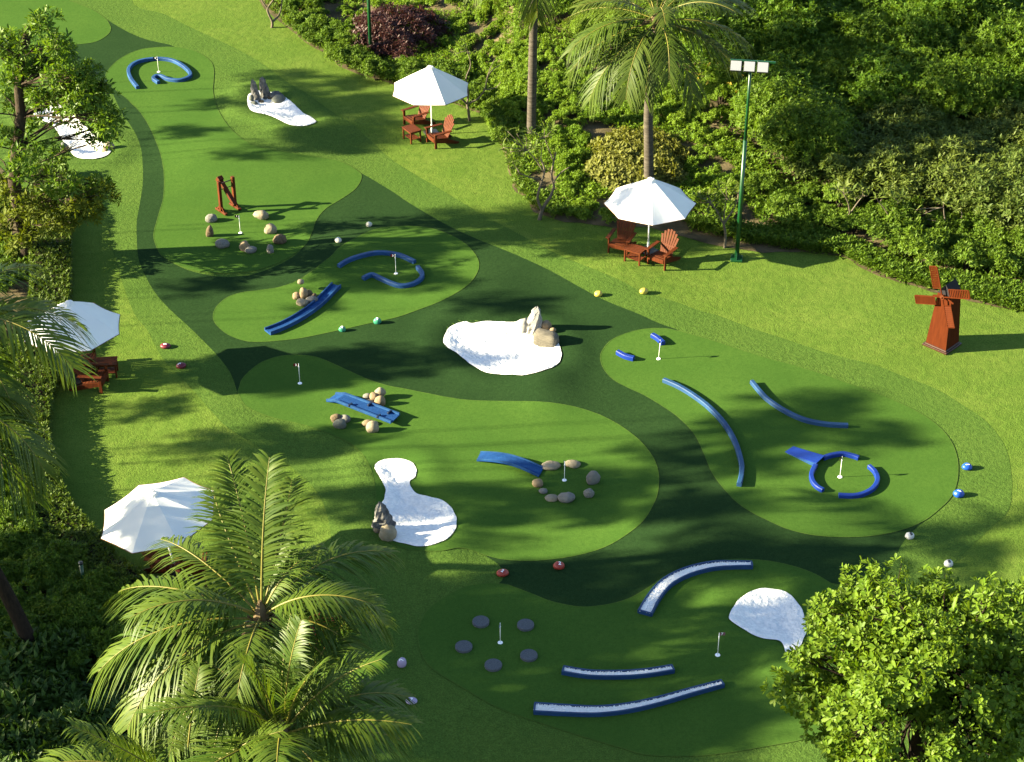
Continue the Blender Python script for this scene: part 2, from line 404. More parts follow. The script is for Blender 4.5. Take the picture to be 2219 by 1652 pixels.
FRINGE = [(250,-60),(289,10),(353,30),(413,60),(487,94),(555,130),(622,178),(662,201),(719,242),(763,269),(796,299),(843,342),(890,373),(941,403),(991,433),(1058,473),(1110,500),(1207,551),
          (1254,571),(1297,588),(1344,608),(1388,632),(1425,642),(1465,655),(1512,672),(1563,687),(1620,709),(1664,723),(1724,743),(1775,760),(1832,776),(1899,793),(1960,817),(2027,843),(2084,877),(2134,911),(2168,951),(2184,985),(2191,1025),(2193,1058),(2184,1109),(2141,1150),(2090,1200),(2040,1260),(2010,1400),(2000,1560),(1960,1700),
          (1500,1720),(1100,1730),(760,1720),(740,1600),(725,1400),(720,1200),(700,1090),(640,1020),(570,975),(497,930),(463,897),(403,830),(356,783),(319,716),(292,682),(268,622),(248,555),(238,520),(232,463),(200,445),(100,440),(-100,420),(-180,200),(-160,-60)]
DARKS = [
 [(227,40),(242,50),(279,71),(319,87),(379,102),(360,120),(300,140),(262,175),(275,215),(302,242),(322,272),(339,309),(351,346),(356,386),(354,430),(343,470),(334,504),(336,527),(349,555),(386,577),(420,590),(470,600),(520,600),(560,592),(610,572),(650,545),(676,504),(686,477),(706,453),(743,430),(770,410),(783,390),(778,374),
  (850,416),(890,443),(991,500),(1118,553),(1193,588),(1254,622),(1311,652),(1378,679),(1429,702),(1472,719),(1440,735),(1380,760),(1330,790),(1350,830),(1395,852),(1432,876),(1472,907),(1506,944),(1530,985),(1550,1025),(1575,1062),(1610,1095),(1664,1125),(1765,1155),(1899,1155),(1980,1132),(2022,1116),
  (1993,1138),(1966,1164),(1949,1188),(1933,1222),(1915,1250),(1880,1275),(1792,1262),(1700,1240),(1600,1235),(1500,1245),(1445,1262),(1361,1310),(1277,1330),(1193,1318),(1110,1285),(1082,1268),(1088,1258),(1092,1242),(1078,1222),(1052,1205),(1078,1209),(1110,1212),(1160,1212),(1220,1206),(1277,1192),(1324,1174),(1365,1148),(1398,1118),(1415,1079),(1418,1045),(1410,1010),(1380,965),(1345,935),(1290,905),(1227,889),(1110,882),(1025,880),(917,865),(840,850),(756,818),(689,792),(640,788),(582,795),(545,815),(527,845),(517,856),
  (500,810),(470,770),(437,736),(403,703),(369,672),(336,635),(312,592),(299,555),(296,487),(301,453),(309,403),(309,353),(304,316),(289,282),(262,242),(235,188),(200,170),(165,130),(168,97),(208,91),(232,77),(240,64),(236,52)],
]
GREENS = {
 5: [(227,40),(200,22),(150,2),(100,-20),(-80,-50),(-90,60),(0,90),(100,99),(168,97),(208,91),(232,77),(240,64),(236,52)],
 6: [(336,104),(302,109),(269,123),(245,141),(230,161),(232,178),(240,188),(275,215),(302,242),(322,272),(339,309),(351,346),(356,386),(354,430),(343,470),(334,504),(336,527),(352,555),(386,575),(420,587),(470,593),(520,592),(555,587),(600,572),(632,555),(662,531),(676,504),(686,477),(706,453),(743,430),(770,410),(783,388),(778,374),(743,353),(699,343),(622,331),(556,318),(510,290),(478,250),(462,205),(463,151),(450,128),(420,111),(379,103)],
 3: [(719,555),(736,537),(770,517),(817,497),(874,491),(924,494),(968,507),(1005,527),(1030,553),(1038,577),(1028,602),(1005,625),(958,652),(907,672),(857,689),(790,704),(723,719),(655,733),(605,739),(555,742),(524,738),(494,726),(470,706),(462,687),(470,665),(494,645),(524,635),(555,631),(598,625),(639,612),(672,592),(696,573)],
 2: [(517,854),(519,840),(527,820),(555,794),(582,780),(615,772),(655,771),(689,776),(723,790),(756,805),(796,823),(840,837),(877,844),(917,852),(974,863),(1025,869),(1110,871),(1170,872),(1227,879),(1277,892),(1318,909),(1355,931),(1388,958),(1412,988),(1425,1018),(1427,1047),(1422,1079),(1398,1124),(1365,1154),(1324,1180),(1277,1198),(1220,1210),(1160,1216),(1110,1215),(1078,1211),(1052,1204),(1000,1188),(950,1195),(880,1190),(830,1165),(805,1120),(815,1075),(800,1010),(760,962),(669,925),(588,905),(535,882)],
 1: [(1472,719),(1439,713),(1398,714),(1358,723),(1324,739),(1306,760),(1301,776),(1308,800),(1328,823),(1358,840),(1395,857),(1432,879),(1472,907),(1506,944),(1526,985),(1543,1025),(1570,1062),(1600,1092),(1630,1112),(1664,1129),(1708,1148),(1765,1161),(1832,1165),(1899,1161),(1956,1149),(1993,1134),(2020,1117),(2060,1079),(2074,1042),(2075,1001),(2064,964),(2040,931),(2000,900),(1949,874),(1899,854),(1832,830),(1775,810),(1721,793),(1664,778),(1600,758),(1540,738)],
 7: [(1089,1267),(1025,1268),(968,1292),(931,1319),(911,1349),(906,1380),(915,1420),(941,1453),(1001,1490),(1080,1535),(1160,1564),(1244,1591),(1344,1621),(1412,1638),(1529,1638),(1664,1618),(1780,1592),(1880,1540),(1930,1460),(1910,1370),(1860,1305),(1792,1260),(1758,1242),(1714,1227),(1664,1217),(1596,1213),(1546,1218),(1496,1228),(1445,1248),(1405,1275),(1361,1299),(1318,1311),(1277,1316),(1244,1315),(1193,1304),(1150,1287),(1115,1274)],
}

def sand_h(X, Y, W):
    out = np.zeros(len(X))
    sd = poly_sd(X, Y, W)
    for i in range(len(X)):
        v = Vector((X[i]*2.2, Y[i]*2.2, 3.0))
        out[i] = .022*noise.noise(v)+.026*noise.noise(v*2.7)+.020*noise.noise(v*5.5)
    return np.maximum(out, -.012)*np.clip(-sd/.25, 0, 1)+.03*np.clip(-sd/.08, 0, 1)

build_ground()
sheet('fringe_turf', FRINGE, mat=M['fringe'], off=.005, step=.17)
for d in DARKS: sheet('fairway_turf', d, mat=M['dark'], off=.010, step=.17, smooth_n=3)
for k, g in GREENS.items(): sheet('putting_green', g, mat=M['green'], off=.015, step=.17, smooth_n=4)
def seam(px):
    """the thin glued joint round a green, a ribbon lying on the turf"""
    W = [G(p.x, p.y).to_2d() for p in catmull([Vector(q) for q in px], 6, True)]; n = len(W); V = []; F = []
    for i, p in enumerate(W):
        t = (W[(i+1) % n]-W[i-1]).normalized(); w = .011*(1+.6*noise.noise(Vector((p.x*2, p.y*2, 9))))
        for o in (-w, w):
            q = p+Vector((-t.y, t.x))*o; V.append((q.x, q.y, hz(q.x, q.y)+.0185))
        F.append((2*i, 2*i+1, (2*i+3) % (2*n), (2*i+2) % (2*n)))
    tag(ob('turf_seam', mesh_np('turf_seam', V, F), M['seam']), kind='structure')
for g in GREENS.values(): seam(g)
for k, p in BUNKERS.items():
    o = sheet('sand_bunker', p, mat=M['sand'], off=.034, step=.09, smooth_n=7, wob=.03, hfun=sand_h)

# planting bed soil behind the lawn edge, and the left hand bed
bed = [(u, v) for u, v in BORDER_PX]
bedw = []
for p in catmull([Vector(q) for q in bed], 4):
    g = G(p.x, p.y); k = .16*noise.noise(Vector((g.x*1.3, g.y*1.3, 5))); bedw.append((g.x+k, g.y+k))
bedw += [(26, bedw[-1][1]), (30, 88), (-12, 100)]
sheet('planting_bed', world=bedw, mat=M['soil'], off=.02, step=.5)
LEFTBED = [(-150,400),(60,415),(125,480),(138,560),(140,650),(118,760),(100,850),(86,920),(92,1000),(118,1080),(165,1150),(235,1225),(320,1300),(420,1400),(520,1520),(600,1720),(-150,1760)]
sheet('planting_bed', LEFTBED, mat=M['soil'], off=.02, step=.4)

# ------------------------------------------------------------------ kerbs, ramps, trays
def strip_mesh(name, W, wid, hgt, n_tap=None, sink=.02):
    """beam of rectangular section with chamfered top along world points W (2d); wid may be a function of t"""
    bm = bmesh.new(); rings = []; N = len(W)
    for i, p in enumerate(W):
        a = Vector(W[max(i-1, 0)]); b = Vector(W[min(i+1, N-1)]); t = (b-a).normalized(); s = Vector((-t.y, t.x))
        w = wid(i/(N-1)) if callable(wid) else wid
        z = hz(p[0], p[1])+.014; ch = min(.018, w*.2)
        prof = [(-w/2, -sink), (-w/2, hgt-ch), (-w/2+ch, hgt), (w/2-ch, hgt), (w/2, hgt-ch), (w/2, -sink)]
        rings.append([bm.verts.new((p[0]+s.x*o, p[1]+s.y*o, z+q)) for o, q in prof])
    for r0, r1 in zip(rings, rings[1:]):
        for k in range(6): bm.faces.new((r0[k], r0[(k+1) % 6], r1[(k+1) % 6], r1[k]))
    bm.faces.new(rings[0]); bm.faces.new(rings[-1][::-1])
    return bm_mesh(name, bm)

def wpath(px, n=8):
    return [tuple(G(p.x, p.y).to_2d()) for p in catmull([Vector(q) for q in px], n)]

def centred(me):
    """move a mesh's origin to the bottom centre of its box; returns the location"""
    n = len(me.vertices); a = np.empty(n*3, np.float32); me.vertices.foreach_get('co', a); a = a.reshape(-1, 3)
    c = (a.max(0)+a.min(0))/2; c[2] = a[:,2].min(); me.vertices.foreach_set('co', (a-c).ravel()); me.update(); return Vector(c.tolist())

def kerb(px, mat, label, wid=.135, hgt=.12, group='blue kerbs on the greens', n=8):
    me = strip_mesh('kerb', wpath(px, n), wid, hgt); loc = centred(me)
    o = ob('kerb', me, mat); o.location = loc; tag(o, label, 'kerb', group); return o

kerb([(299,194),(285,176),(279,159),(285,146),(302,137),(329,132),(356,132),(379,137),(401,150),(413,164),(408,172),(390,178),(366,176),(349,169),(338,169),(333,175),(344,183)], M['blue_kerb'], 'long swirling blue kerb curled round the flag with black 4')
kerb([(734,581),(756,568),(790,557),(823,552),(864,557),(899,572)], M['blue_kerb'], 'arched blue kerb behind the maroon flag')
kerb([(905,583),(915,598),(911,610),(894,620),(870,624),(847,618),(823,607),(805,600),(787,608)], M['blue_kerb'], 'hook shaped blue kerb in front of the maroon flag')
kerb([(1413,731),(1425,738),(1437,749)], M['royal_blue'], 'short blue block right behind the flag on the large right green', wid=.14, hgt=.13)
kerb([(1338,768),(1355,777),(1373,782)], M['royal_blue'], 'short blue block lying left of the flag, beside the rock bunker', wid=.14, hgt=.13)
kerb([(1438,828),(1472,843),(1506,864),(1539,890),(1570,924),(1593,964),(1606,1008),(1606,1035),(1601,1056)], M['pale_blue'], 'longest pale blue kerb bowed along the left of the right green', wid=.13)
kerb([(1629,832),(1647,854),(1664,871),(1698,894),(1741,914),(1788,924),(1837,927)], M['pale_blue'], 'pale blue kerb sagging across the middle of the right green', wid=.12)
kerb([(1783,997),(1802,991),(1825,988),(1845,992),(1860,997)], M['royal_blue'], 'curved royal blue kerb behind the yellow flag', wid=.12, hgt=.11)
kerb([(1767,1012),(1758,1032),(1761,1048),(1771,1060),(1783,1067)], M['royal_blue'], 'curved royal blue kerb left of the yellow flag, below the ramp', wid=.12, hgt=.11)
kerb([(1883,1015),(1896,1028),(1901,1045),(1892,1062),(1872,1074),(1849,1079),(1817,1078)], M['royal_blue'], 'half ring of royal blue kerb right of the yellow flag', wid=.12, hgt=.11)

def deck_mesh(name, A, B, prof, n=14, th=.03):
    """deck between edge A (a0,a1) and edge B (b0,b1), world 3d points; prof(t) height above the green"""
    bm = bmesh.new(); top = []; bot = []
    for i in range(n+1):
        t = i/n; p = A[0].lerp(B[0], t); q = A[1].lerp(B[1], t); z = prof(t)
        for lst, dz in ((top, z), (bot, z-th)):
            lst.append((bm.verts.new((p.x, p.y, p.z+dz)), bm.verts.new((q.x, q.y, q.z+dz))))
    for i in range(n):
        for lst, f in ((top, 1), (bot, -1)):
            a, b = lst[i]; c, d = lst[i+1]; bm.faces.new((a, b, d, c)[::f])
        for s in (0, 1): bm.faces.new((top[i][s], top[i+1][s], bot[i+1][s], bot[i][s]))
    for e in (0, n): bm.faces.new((top[e][0], top[e][1], bot[e][1], bot[e][0]))
    return bm_mesh(name, bm)

def rail_mesh(name, P, Q, prof, inset, w=.05, h=.05, n=14):
    bm = bmesh.new(); rings = []
    s = Vector((-(Q-P).y, (Q-P).x, 0)).normalized()
    for i in range(n+1):
        t = i/n; p = P.lerp(Q, t)+s*inset; z = p.z+prof(t)
        rings.append([bm.verts.new(p+s*o+Vector((0,0,z-p.z+k))) for o, k in ((-w/2,-.01),(-w/2,h),(w/2,h),(w/2,-.01))])
    for r0, r1 in zip(rings, rings[1:]):
        for k in range(4): bm.faces.new((r0[k], r0[(k+1) % 4], r1[(k+1) % 4], r1[k]))
    bm.faces.new(rings[0]); bm.faces.new(rings[-1])
    return bm_mesh(name, bm)

def reorigin(root):
    """meshes of a thing were built in world space: root stays at origin offset"""
    loc = root.location.copy()
    for c in root.children: c.data.transform(Matrix.Translation(-loc))

# ramp with rails and four blocks
def g3(u, v, up=.016): return G(u, v, up)
a0, a1, b1, b0 = g3(707,872), g3(729,856), g3(867,908), g3(847,927)
prof = lambda t: .03+.11*(1-math.cos(min(t/.16, 1)*PI))/2+.0*t
r = empty('obstacle_ramp', (a0+b1)/2, 0, 'blue matted obstacle ramp with four small blocks, between the stone heaps', 'ramp')
ob('deck', deck_mesh('deck', (a0, a1), (b0, b1), prof), [M['carpet_blue']], r)
ob('side_rail', rail_mesh('side_rail', a0, b0, prof, .025), M['blue_kerb'], r)
ob('side_rail', rail_mesh('side_rail', a1, b1, prof, -.025), M['blue_kerb'], r)
for t, s in ((.36,.13),(.56,.80),(.80,.12),(.87,.78)):
    p = a0.lerp(b0, t).lerp(a1.lerp(b1, t), s); ax = (a1-a0).normalized()
    rot = Matrix.Rotation(math.atan2(ax.y, ax.x), 3, 'Z')
    box_part('block', p+Vector((0,0,prof(t)+.03)), (.16,.05,.06), M['navy'], r, rot, .004)
reorigin(r)
# humped bridge
a0, a1, b1, b0 = g3(1033,1001), g3(1042,983), g3(1178,1017), g3(1167,1036)
prof = lambda t: .02+.17*math.sin(PI*min(1, max(0, t*.92+.04)))
r = empty('humped_bridge', (a0+b1)/2, 0, 'humped blue matted bridge leading to the ring of stones', 'ramp')
ob('deck', deck_mesh('deck', (a0, a1), (b0, b1), prof, th=.04), M['carpet_blue'], r)
ob('side_rail', rail_mesh('side_rail', a0, b0, prof, .02, .03, .025), M['blue_kerb'], r)
ob('side_rail', rail_mesh('side_rail', a1, b1, prof, -.02, .03, .025), M['blue_kerb'], r)
reorigin(r)
# wedge ramp
a0, a1, b1, b0 = g3(1701,981), g3(1719,969), g3(1786,998), g3(1768,1014)
prof = lambda t: .015+.13*t**1.2
r = empty('wedge_ramp', (a0+b1)/2, 0, 'royal blue wedge ramp rising to the ring round the yellow flag', 'ramp')
ob('deck', deck_mesh('deck', (a0, a1), (b0, b1), prof, th=.02), M['royal_blue'], r)
for P, Q in ((a0, b0), (a1, b1)):
    bm = bmesh.new(); n = 8
    s = Vector((-(Q-P).y, (Q-P).x, 0)).normalized()*.012
    for i in range(n):
        for k in (0,):
            t0, t1 = i/n, (i+1)/n; p, q = P.lerp(Q, t0), P.lerp(Q, t1)
            v = [bm.verts.new(x) for x in (p-s+Vector((0,0,-.05)), q-s+Vector((0,0,-.05)), q-s+Vector((0,0,prof(t1)-.021)), p-s+Vector((0,0,prof(t0)-.021)),
                 p+s+Vector((0,0,-.05)), q+s+Vector((0,0,-.05)), q+s+Vector((0,0,prof(t1)-.021)), p+s+Vector((0,0,prof(t0)-.021)))]
            for f in ((0,1,2,3),(4,5,6,7),(3,2,6,7)): bm.faces.new([v[j] for j in f])
    ob('side_board', bm_mesh('side_board', bm), M['blue_kerb'], r)
reorigin(r)
# curved trough
W = wpath([(580,723),(615,709),(652,689),(689,662),(716,635),(729,622)], 8)
c = Vector(W[len(W)//2]); r = empty('curved_trough', (c.x, c.y, hz(c.x, c.y)), 0, 'curved blue trough with raised sides beside the stone cairn', 'ramp')
ob('channel_floor', strip_mesh('channel_floor', W, .26, .06), M['carpet_blue'], r)
for sgn in (-1, 1):
    Wo = []
    for i, p in enumerate(W):
        a = Vector(W[max(i-1, 0)]); b = Vector(W[min(i+1, len(W)-1)]); t = (b-a).normalized()
        Wo.append((p[0]-t.y*sgn*.15, p[1]+t.x*sgn*.15))
    ob('side_rail', strip_mesh('side_rail', Wo, .045, .12), M['blue_kerb'], r)
reorigin(r)

def tray(px, w0, w1, label, n=8):
    W = wpath(px, n); mid = Vector(W[len(W)//2])
    r = empty('gravel_tray', (mid.x, mid.y, hz(mid.x, mid.y)), 0, label, 'gravel tray', 'gravel trays on the shaded green')
    wid = lambda t: w0+(w1-w0)*t
    N = len(W); L, R = [], []
    for i, p in enumerate(W):
        a = Vector(W[max(i-1, 0)]); b = Vector(W[min(i+1, N-1)]); t = (b-a).normalized(); w = wid(i/(N-1))/2-.016
        L.append((p[0]-t.y*w, p[1]+t.x*w)); R.append((p[0]+t.y*w, p[1]-t.x*w))
    bm = bmesh.new()
    me = strip_mesh('frame', L, .045, .115); bm.from_mesh(me)
    me2 = strip_mesh('frame', R, .045, .115); bm.from_mesh(me2)
    for e, nb in ((0, 1), (-1, -2)):
        a, b = Vector(L[e]), Vector(R[e]); inn = (Vector(W[nb])-Vector(W[e])).normalized()*.02
        d = (b-a).normalized()
        me3 = strip_mesh('frame', [tuple(a+inn*.8+d*.02), tuple(b+inn*.8-d*.02)], .045, .113); bm.from_mesh(me3)
    ob('frame', bm_mesh('frame', bm), M['tray_blue'], r)
    ob('tray_bed', strip_mesh('tray_bed', W, lambda t: max(wid(t)-.07, .03), .080), M['gravel'], r)
    # pebbles
    V = []; F = []; rr = random.Random(len(px)+int(px[0][0]))
    O = np.array([(1,0,0),(-1,0,0),(0,1,0),(0,-1,0),(0,0,1),(0,0,-1)], float)
    T = [(0,2,4),(2,1,4),(1,3,4),(3,0,4),(2,0,5),(1,2,5),(3,1,5),(0,3,5)]
    for i in range(N-1):
        p, q = Vector(W[i]), Vector(W[i+1]); w = wid(i/(N-1))-.07; ln = (q-p).length; tt = (q-p).normalized()
        for _ in range(int(ln*max(w, .05)/.0006)):
            f = rr.random(); o = (rr.random()-.5)*max(w, .03); x = p.lerp(q, f)
            c = np.array((x.x-tt.y*o, x.y+tt.x*o, hz(x.x, x.y)+.014+.084+rr.random()*.012)); s = .011+.011*rr.random()
            ro = np.array(Matrix.Rotation(rr.random()*6, 3, Vector((rr.random()-.5, rr.random()-.5, rr.random()))))
            b0 = len(V); V.extend((O*[s, s*.8, s*.7]) @ ro.T+c); F.extend([(a+b0, b+b0, c_+b0) for a, b, c_ in T])
    gv = ob('gravel', mesh_np('gravel', V, F), M['gravel'], r); gv['kind'] = 'stuff'
    reorigin(r)
tray([(1397,1334),(1418,1298),(1445,1268),(1486,1246),(1539,1232),(1586,1229),(1630,1229)], .36, .20, 'arched blue tray of white gravel nearest the dark fairway')
tray([(1219,1457),(1277,1466),(1345,1467),(1402,1463),(1459,1454)], .215, .205, 'short gently curved blue tray of white gravel, the middle one')
tray([(1157,1540),(1227,1544),(1294,1546),(1361,1539),(1429,1524),(1496,1505),(1566,1486)], .31, .18, 'longest blue tray of white gravel, nearest the bottom')

# granite discs
def disc(u, v, label):
    g = G(u, v+4, .014); bm = bmesh.new(); n = 36
    prof = [(.205,-.02),(.205,.055),(.195,.066),(0.0,.067)]
    rings = []
    for rr_, z in prof[:-1]: rings.append([bm.verts.new((rr_*math.cos(2*PI*k/n), rr_*math.sin(2*PI*k/n), z)) for k in range(n)])
    for r0, r1 in zip(rings, rings[1:]):
        for k in range(n): bm.faces.new((r0[k], r0[(k+1) % n], r1[(k+1) % n], r1[k]))
    bm.faces.new(rings[-1])
    o = ob('granite_disc', bm_mesh('granite_disc', bm), M['granite']); o.location = g; o.rotation_euler = (0,0,u)
    tag(o, label, 'stone disc', 'granite discs round the pale blue flag')
disc(1042,1347, 'round grey granite disc behind and left of the pale blue flag')
disc(1139,1354, 'round grey granite disc behind and right of the pale blue flag')
disc(1005,1401, 'round grey granite disc farthest left of the five')
disc(1146,1420, 'round grey granite disc in front and right of the pale blue flag')
disc(1069,1441, 'round grey granite disc directly in front of the pale blue flag')

# ------------------------------------------------------------------ text
def text_mesh(s, size):
    cu = bpy.data.curves.new('number', 'FONT'); cu.body = s; cu.size = size; cu.align_x = 'CENTER'; cu.align_y = 'CENTER'; cu.offset = size*.035
    o = bpy.data.objects.new('number', cu); link(o)
    dg = bpy.context.evaluated_depsgraph_get(); dg.update()
    me = bpy.data.meshes.new_from_object(o.evaluated_get(dg)); bpy.data.objects.remove(o); bpy.data.curves.remove(cu)
    me.materials.clear(); return me

# ------------------------------------------------------------------ stones
def stone_mesh(name, size, seed, rough=.12, sub=3, boxy=0.0, flatten=.25):
    bm = bmesh.new(); bmesh.ops.create_icosphere(bm, subdivisions=sub, radius=1)
    off = Vector((seed*3.7, seed*1.3, seed*2.1))
    for v in bm.verts:
        p = v.co.copy()
        if boxy:
            q = Vector([math.copysign(abs(c)**(1-boxy*.6), c) for c in p]); p = p.lerp(q, boxy)
        k = 1+rough*noise.noise(p*1.1+off)*1.6+rough*.6*noise.noise(p*2.6+off)+rough*.25*noise.noise(p*6+off)
        p = p*k
        if p.z < -flatten*2.2: p.z = -flatten*2.2+(p.z+flatten*2.2)*.2
        v.co = Vector((p.x*size[0], p.y*size[1], p.z*size[2]))
    zmin = min(v.co.z for v in bm.verts)
    for v in bm.verts: v.co.z -= zmin+size[2]*.08
    return bm_mesh(name, bm)

SEED = [0]
def stone(u, v, wpx, hpx, mat, label, group, rz=0.0, tilt=0.0, asp=.8, rough=.12, lift=0.0, boxy=0, name='stone', cat='stone', tx=0):
    """(u,v) centre of the stone in the survey; wpx, hpx its extents there"""
    SEED[0] += 1
    g = G(u, v+hpx*.42, .012); d = (g-Vector((0,0,HC))).length; ppm = FPX/d
    a = wpx/ppm/2*1.14; th = math.asin(HC/d)
    # projected height ~ 2*sqrt((b sin)^2+(c cos)^2)
    hh = hpx/ppm/2*1.14; b = a*asp; c = math.sqrt(max(hh*hh-(b*math.sin(th))**2, (hh*.45)**2))/math.cos(th)
    o = ob(name, stone_mesh(name, (a, b, c), SEED[0], rough, 3, boxy), mat, smooth=True)
    o.location = g+Vector((0,0,lift)); o.rotation_euler = (tx, tilt, rz)
    tag(o, label, cat, group); return o

gr = 'boulders round the flag with black 6'
stone(458,472,22,18,STONES['speckle'],'rounded grey boulder left of the timber pendulum frame',gr,.3)
stone(454,502,15,25,STONES['brown'],'upright brown egg shaped boulder, leftmost of the ring',gr,0,.1)
stone(482,526,29,19,STONES['speckle'],'long mottled grey boulder in front and left of the black 6 flag',gr,-.5)
stone(531,533,20,23,STONES['tan'],'round tan boulder leaning on a flat pale stone',gr)
stone(545,540,23,15,STONES['grey'],'flat pale grey stone against the round tan boulder',gr,.4,asp=.7)
stone(586,540,14,19,STONES['speckle'],'small speckled white grey boulder, nearest right of the ring',gr)
stone(607,518,24,21,STONES['brown'],'rough dark brown boulder, rightmost of the ring',gr,rough=.2)
stone(587,495,23,24,STONES['cream'],'tall cream and grey boulder right of the black 6 flag',gr)
stone(567,464,30,20,STONES['cream'],'lumpy yellowish limestone boulder in the shadow of the timber frame',gr,.2,rough=.22)
gr = 'stones of the cairn beside the curved trough'
stone(643,641,15,17,STONES['tan'],'brown stone at the left back of the cairn',gr)
stone(669,637,17,18,STONES['brown'],'dark brown stone at the back of the cairn',gr)
stone(681,643,13,15,STONES['brown'],'small brown stone at the right back of the cairn',gr)
stone(655,654,24,16,STONES['cream'],'long pale stone at the front left foot of the cairn',gr,-.2)
stone(676,648,22,16,STONES['grey'],'grey speckled stone at the front right foot of the cairn',gr,.2)
stone(659,638,17,24,STONES['tan'],'upright tan stone in the middle of the cairn',gr,lift=.05)
stone(653,625,13,11,STONES['cream'],'small cream stone crowning the cairn',gr,lift=.24)
gr = 'stones beside the blue obstacle ramp'
stone(796,858,17,13,STONES['grey'],'small grey stone at the back left of the heap behind the ramp',gr,.2)
stone(811,860,19,18,STONES['tan'],'round brown stone in the middle of the heap behind the ramp',gr,lift=.03)
stone(824,854,21,20,STONES['cream'],'pale pinkish stone on top of the heap behind the ramp',gr,lift=.08)
stone(798,871,27,14,STONES['grey'],'long grey stone in front of the heap behind the ramp',gr)
stone(824,868,20,22,STONES['tan'],'triangular brown stone at the right of the heap behind the ramp',gr,boxy=.3)
stone(729,905,24,18,STONES['brown'],'brown oval stone in the trio below the ramp',gr,.5)
stone(748,906,22,16,STONES['grey'],'tan grey oval stone at the right of the trio below the ramp',gr,-.3)
stone(737,917,26,21,STONES['slate'],'blue grey rounded stone in front of the trio below the ramp',gr)
stone(798,915,24,14,STONES['tan'],'flat tan stone of the pair touching the ramp',gr,.1)
stone(808,924,24,26,STONES['cream'],'large pear shaped tan stone of the pair touching the ramp',gr,rough=.18)
gr = 'stones ringing the flag beyond the humped bridge'
stone(1194,1005,36,19,STONES['cream'],'long cream stone at the end of the humped bridge',gr,.25)
stone(1240,1002,30,17,STONES['cream'],'oblong cream stone behind the navy flag',gr,-.1)
stone(1285,1035,27,29,STONES['grey'],'big grey wedge shaped stone right of the navy flag',gr,.5,boxy=.25,asp=.6)
stone(1276,1068,20,20,STONES['speckle'],'round grey stone at the lower right of the ring',gr)
stone(1228,1076,32,22,STONES['grey'],'large oval grey stone in front of the navy flag',gr,.1)
stone(1196,1076,28,14,STONES['cream'],'flat oblong stone at the lower left of the ring',gr,-.3)
stone(1177,1063,18,12,STONES['grey'],'small grey stone between the bridge and the flat oblong one',gr)
stone(1165,1045,22,18,STONES['tan'],'mottled tan stone just below the end of the humped bridge',gr,-.3)

# rocks in the bunkers
def rock(u, v, wpx, hpx, mat, label, group, **k):
    return stone(u, v, wpx, hpx, mat, label, group, name='rock', cat='rock', **k)

def spire(u, v, wpx, top_v, mat, label, group, seed, lean=(0,0), taper=.45, flutes=.3, twist=.8):
    """jagged standing rock from base pixel (u,v) to the height seen at top_v"""
    g = G(u, v, .02); d = (g-Vector((0,0,HC))).length; ppm = FPX/d; w = wpx/ppm/2
    top = at_y(u, top_v, g.y).z-g.z
    bm = bmesh.new(); n, m = 18, 16; rings = []; off = Vector((seed*5.1, seed*2.3, 0))
    for j in range(m+1):
        t = j/m; z = top*t; s = w*(1-(1-taper)*t**1.3)*(1.0 if t < .9 else (1-t)/.1*.7+.3)
        ring = []
        for k in range(n):
            a = 2*PI*k/n+twist*t; q = Vector((math.cos(a), math.sin(a), 0))
            f = 1+flutes*1.25*noise.noise(Vector((q.x*1.5, q.y*1.5, t*2.2))+off)+.22*abs(noise.noise(Vector((q.x*4.2, q.y*4.2, t*1.2))+off))+flutes*.8*noise.noise(Vector((q.x*3, q.y*3, t*5))+off)+.12*noise.noise(Vector((q.x*7, q.y*7, t*12))+off)
            ring.append(bm.verts.new((q.x*s*f+lean[0]*t*top, q.y*s*f*.75+lean[1]*t*top, z+.14*w*noise.noise(q*2+off)*t*2)))
        rings.append(ring)
    for r0, r1 in zip(rings, rings[1:]):
        for k in range(n): bm.faces.new((r0[k], r0[(k+1) % n], r1[(k+1) % n], r1[k]))
    bm.faces.new(rings[-1])
    o = ob('rock', bm_mesh('rock', bm), mat); o.location = g; tag(o, label, 'rock', group)
    return o
gr = 'rocks in the far bunker'
spire(556,218,19,173,STONES['dark'],'jagged dark standing rock with brown base, left of the far bunker pair',gr,1,(-.1,0),.4)
spire(577,212,23,168,STONES['dark'],'tallest dark standing rock with pale tip in the far bunker',gr,2,(-.12,0),.4)
rock(598,205,25,17,STONES['dark'],'low dark jagged rock right of the far standing rocks',gr,rough=.25)
rock(605,214,26,17,STONES['slate'],'smooth green grey boulder in the far bunker',gr,rz=.2)
rock(587,212,14,9,STONES['brown'],'small brown rock between the far standing rocks and the green boulder',gr)
rock(545,214,10,17,STONES['slate'],'narrow mossy stone at the left rim of the far bunker',gr)
rock(551,224,15,9,STONES['slate'],'small blue grey pebble stone, front left of the far bunker',gr)
rock(566,221,11,9,STONES['brown'],'small dark red stone in front of the far standing rocks',gr)
rock(576,216,6,6,STONES['slate'],'tiny grey stone beside the dark red one in the far bunker',gr)
gr = 'rocks in the middle bunker'
spire(1155,722,36,666,STONES['white'],'tall white limestone pillar in the middle bunker',gr,3,(.12,.0),.42,.35)
rock(1134,706,23,34,STONES['white'],'leaning pale rock left of the limestone pillar',gr,rz=.6,rough=.15,tilt=.25)
rock(1183,734,48,34,STONES['strata'],'banded brown boulder slab in front of the limestone pillar',gr,rz=-.45,boxy=.95,rough=.07,asp=.55)
rock(1183,707,21,22,STONES['tan'],'round tan stone balanced behind the banded slab',gr,lift=.05)
rock(1198,717,12,10,STONES['tan'],'small yellow brown stone right of the round tan one',gr,lift=.04)
gr = 'rocks in the lower bunker'
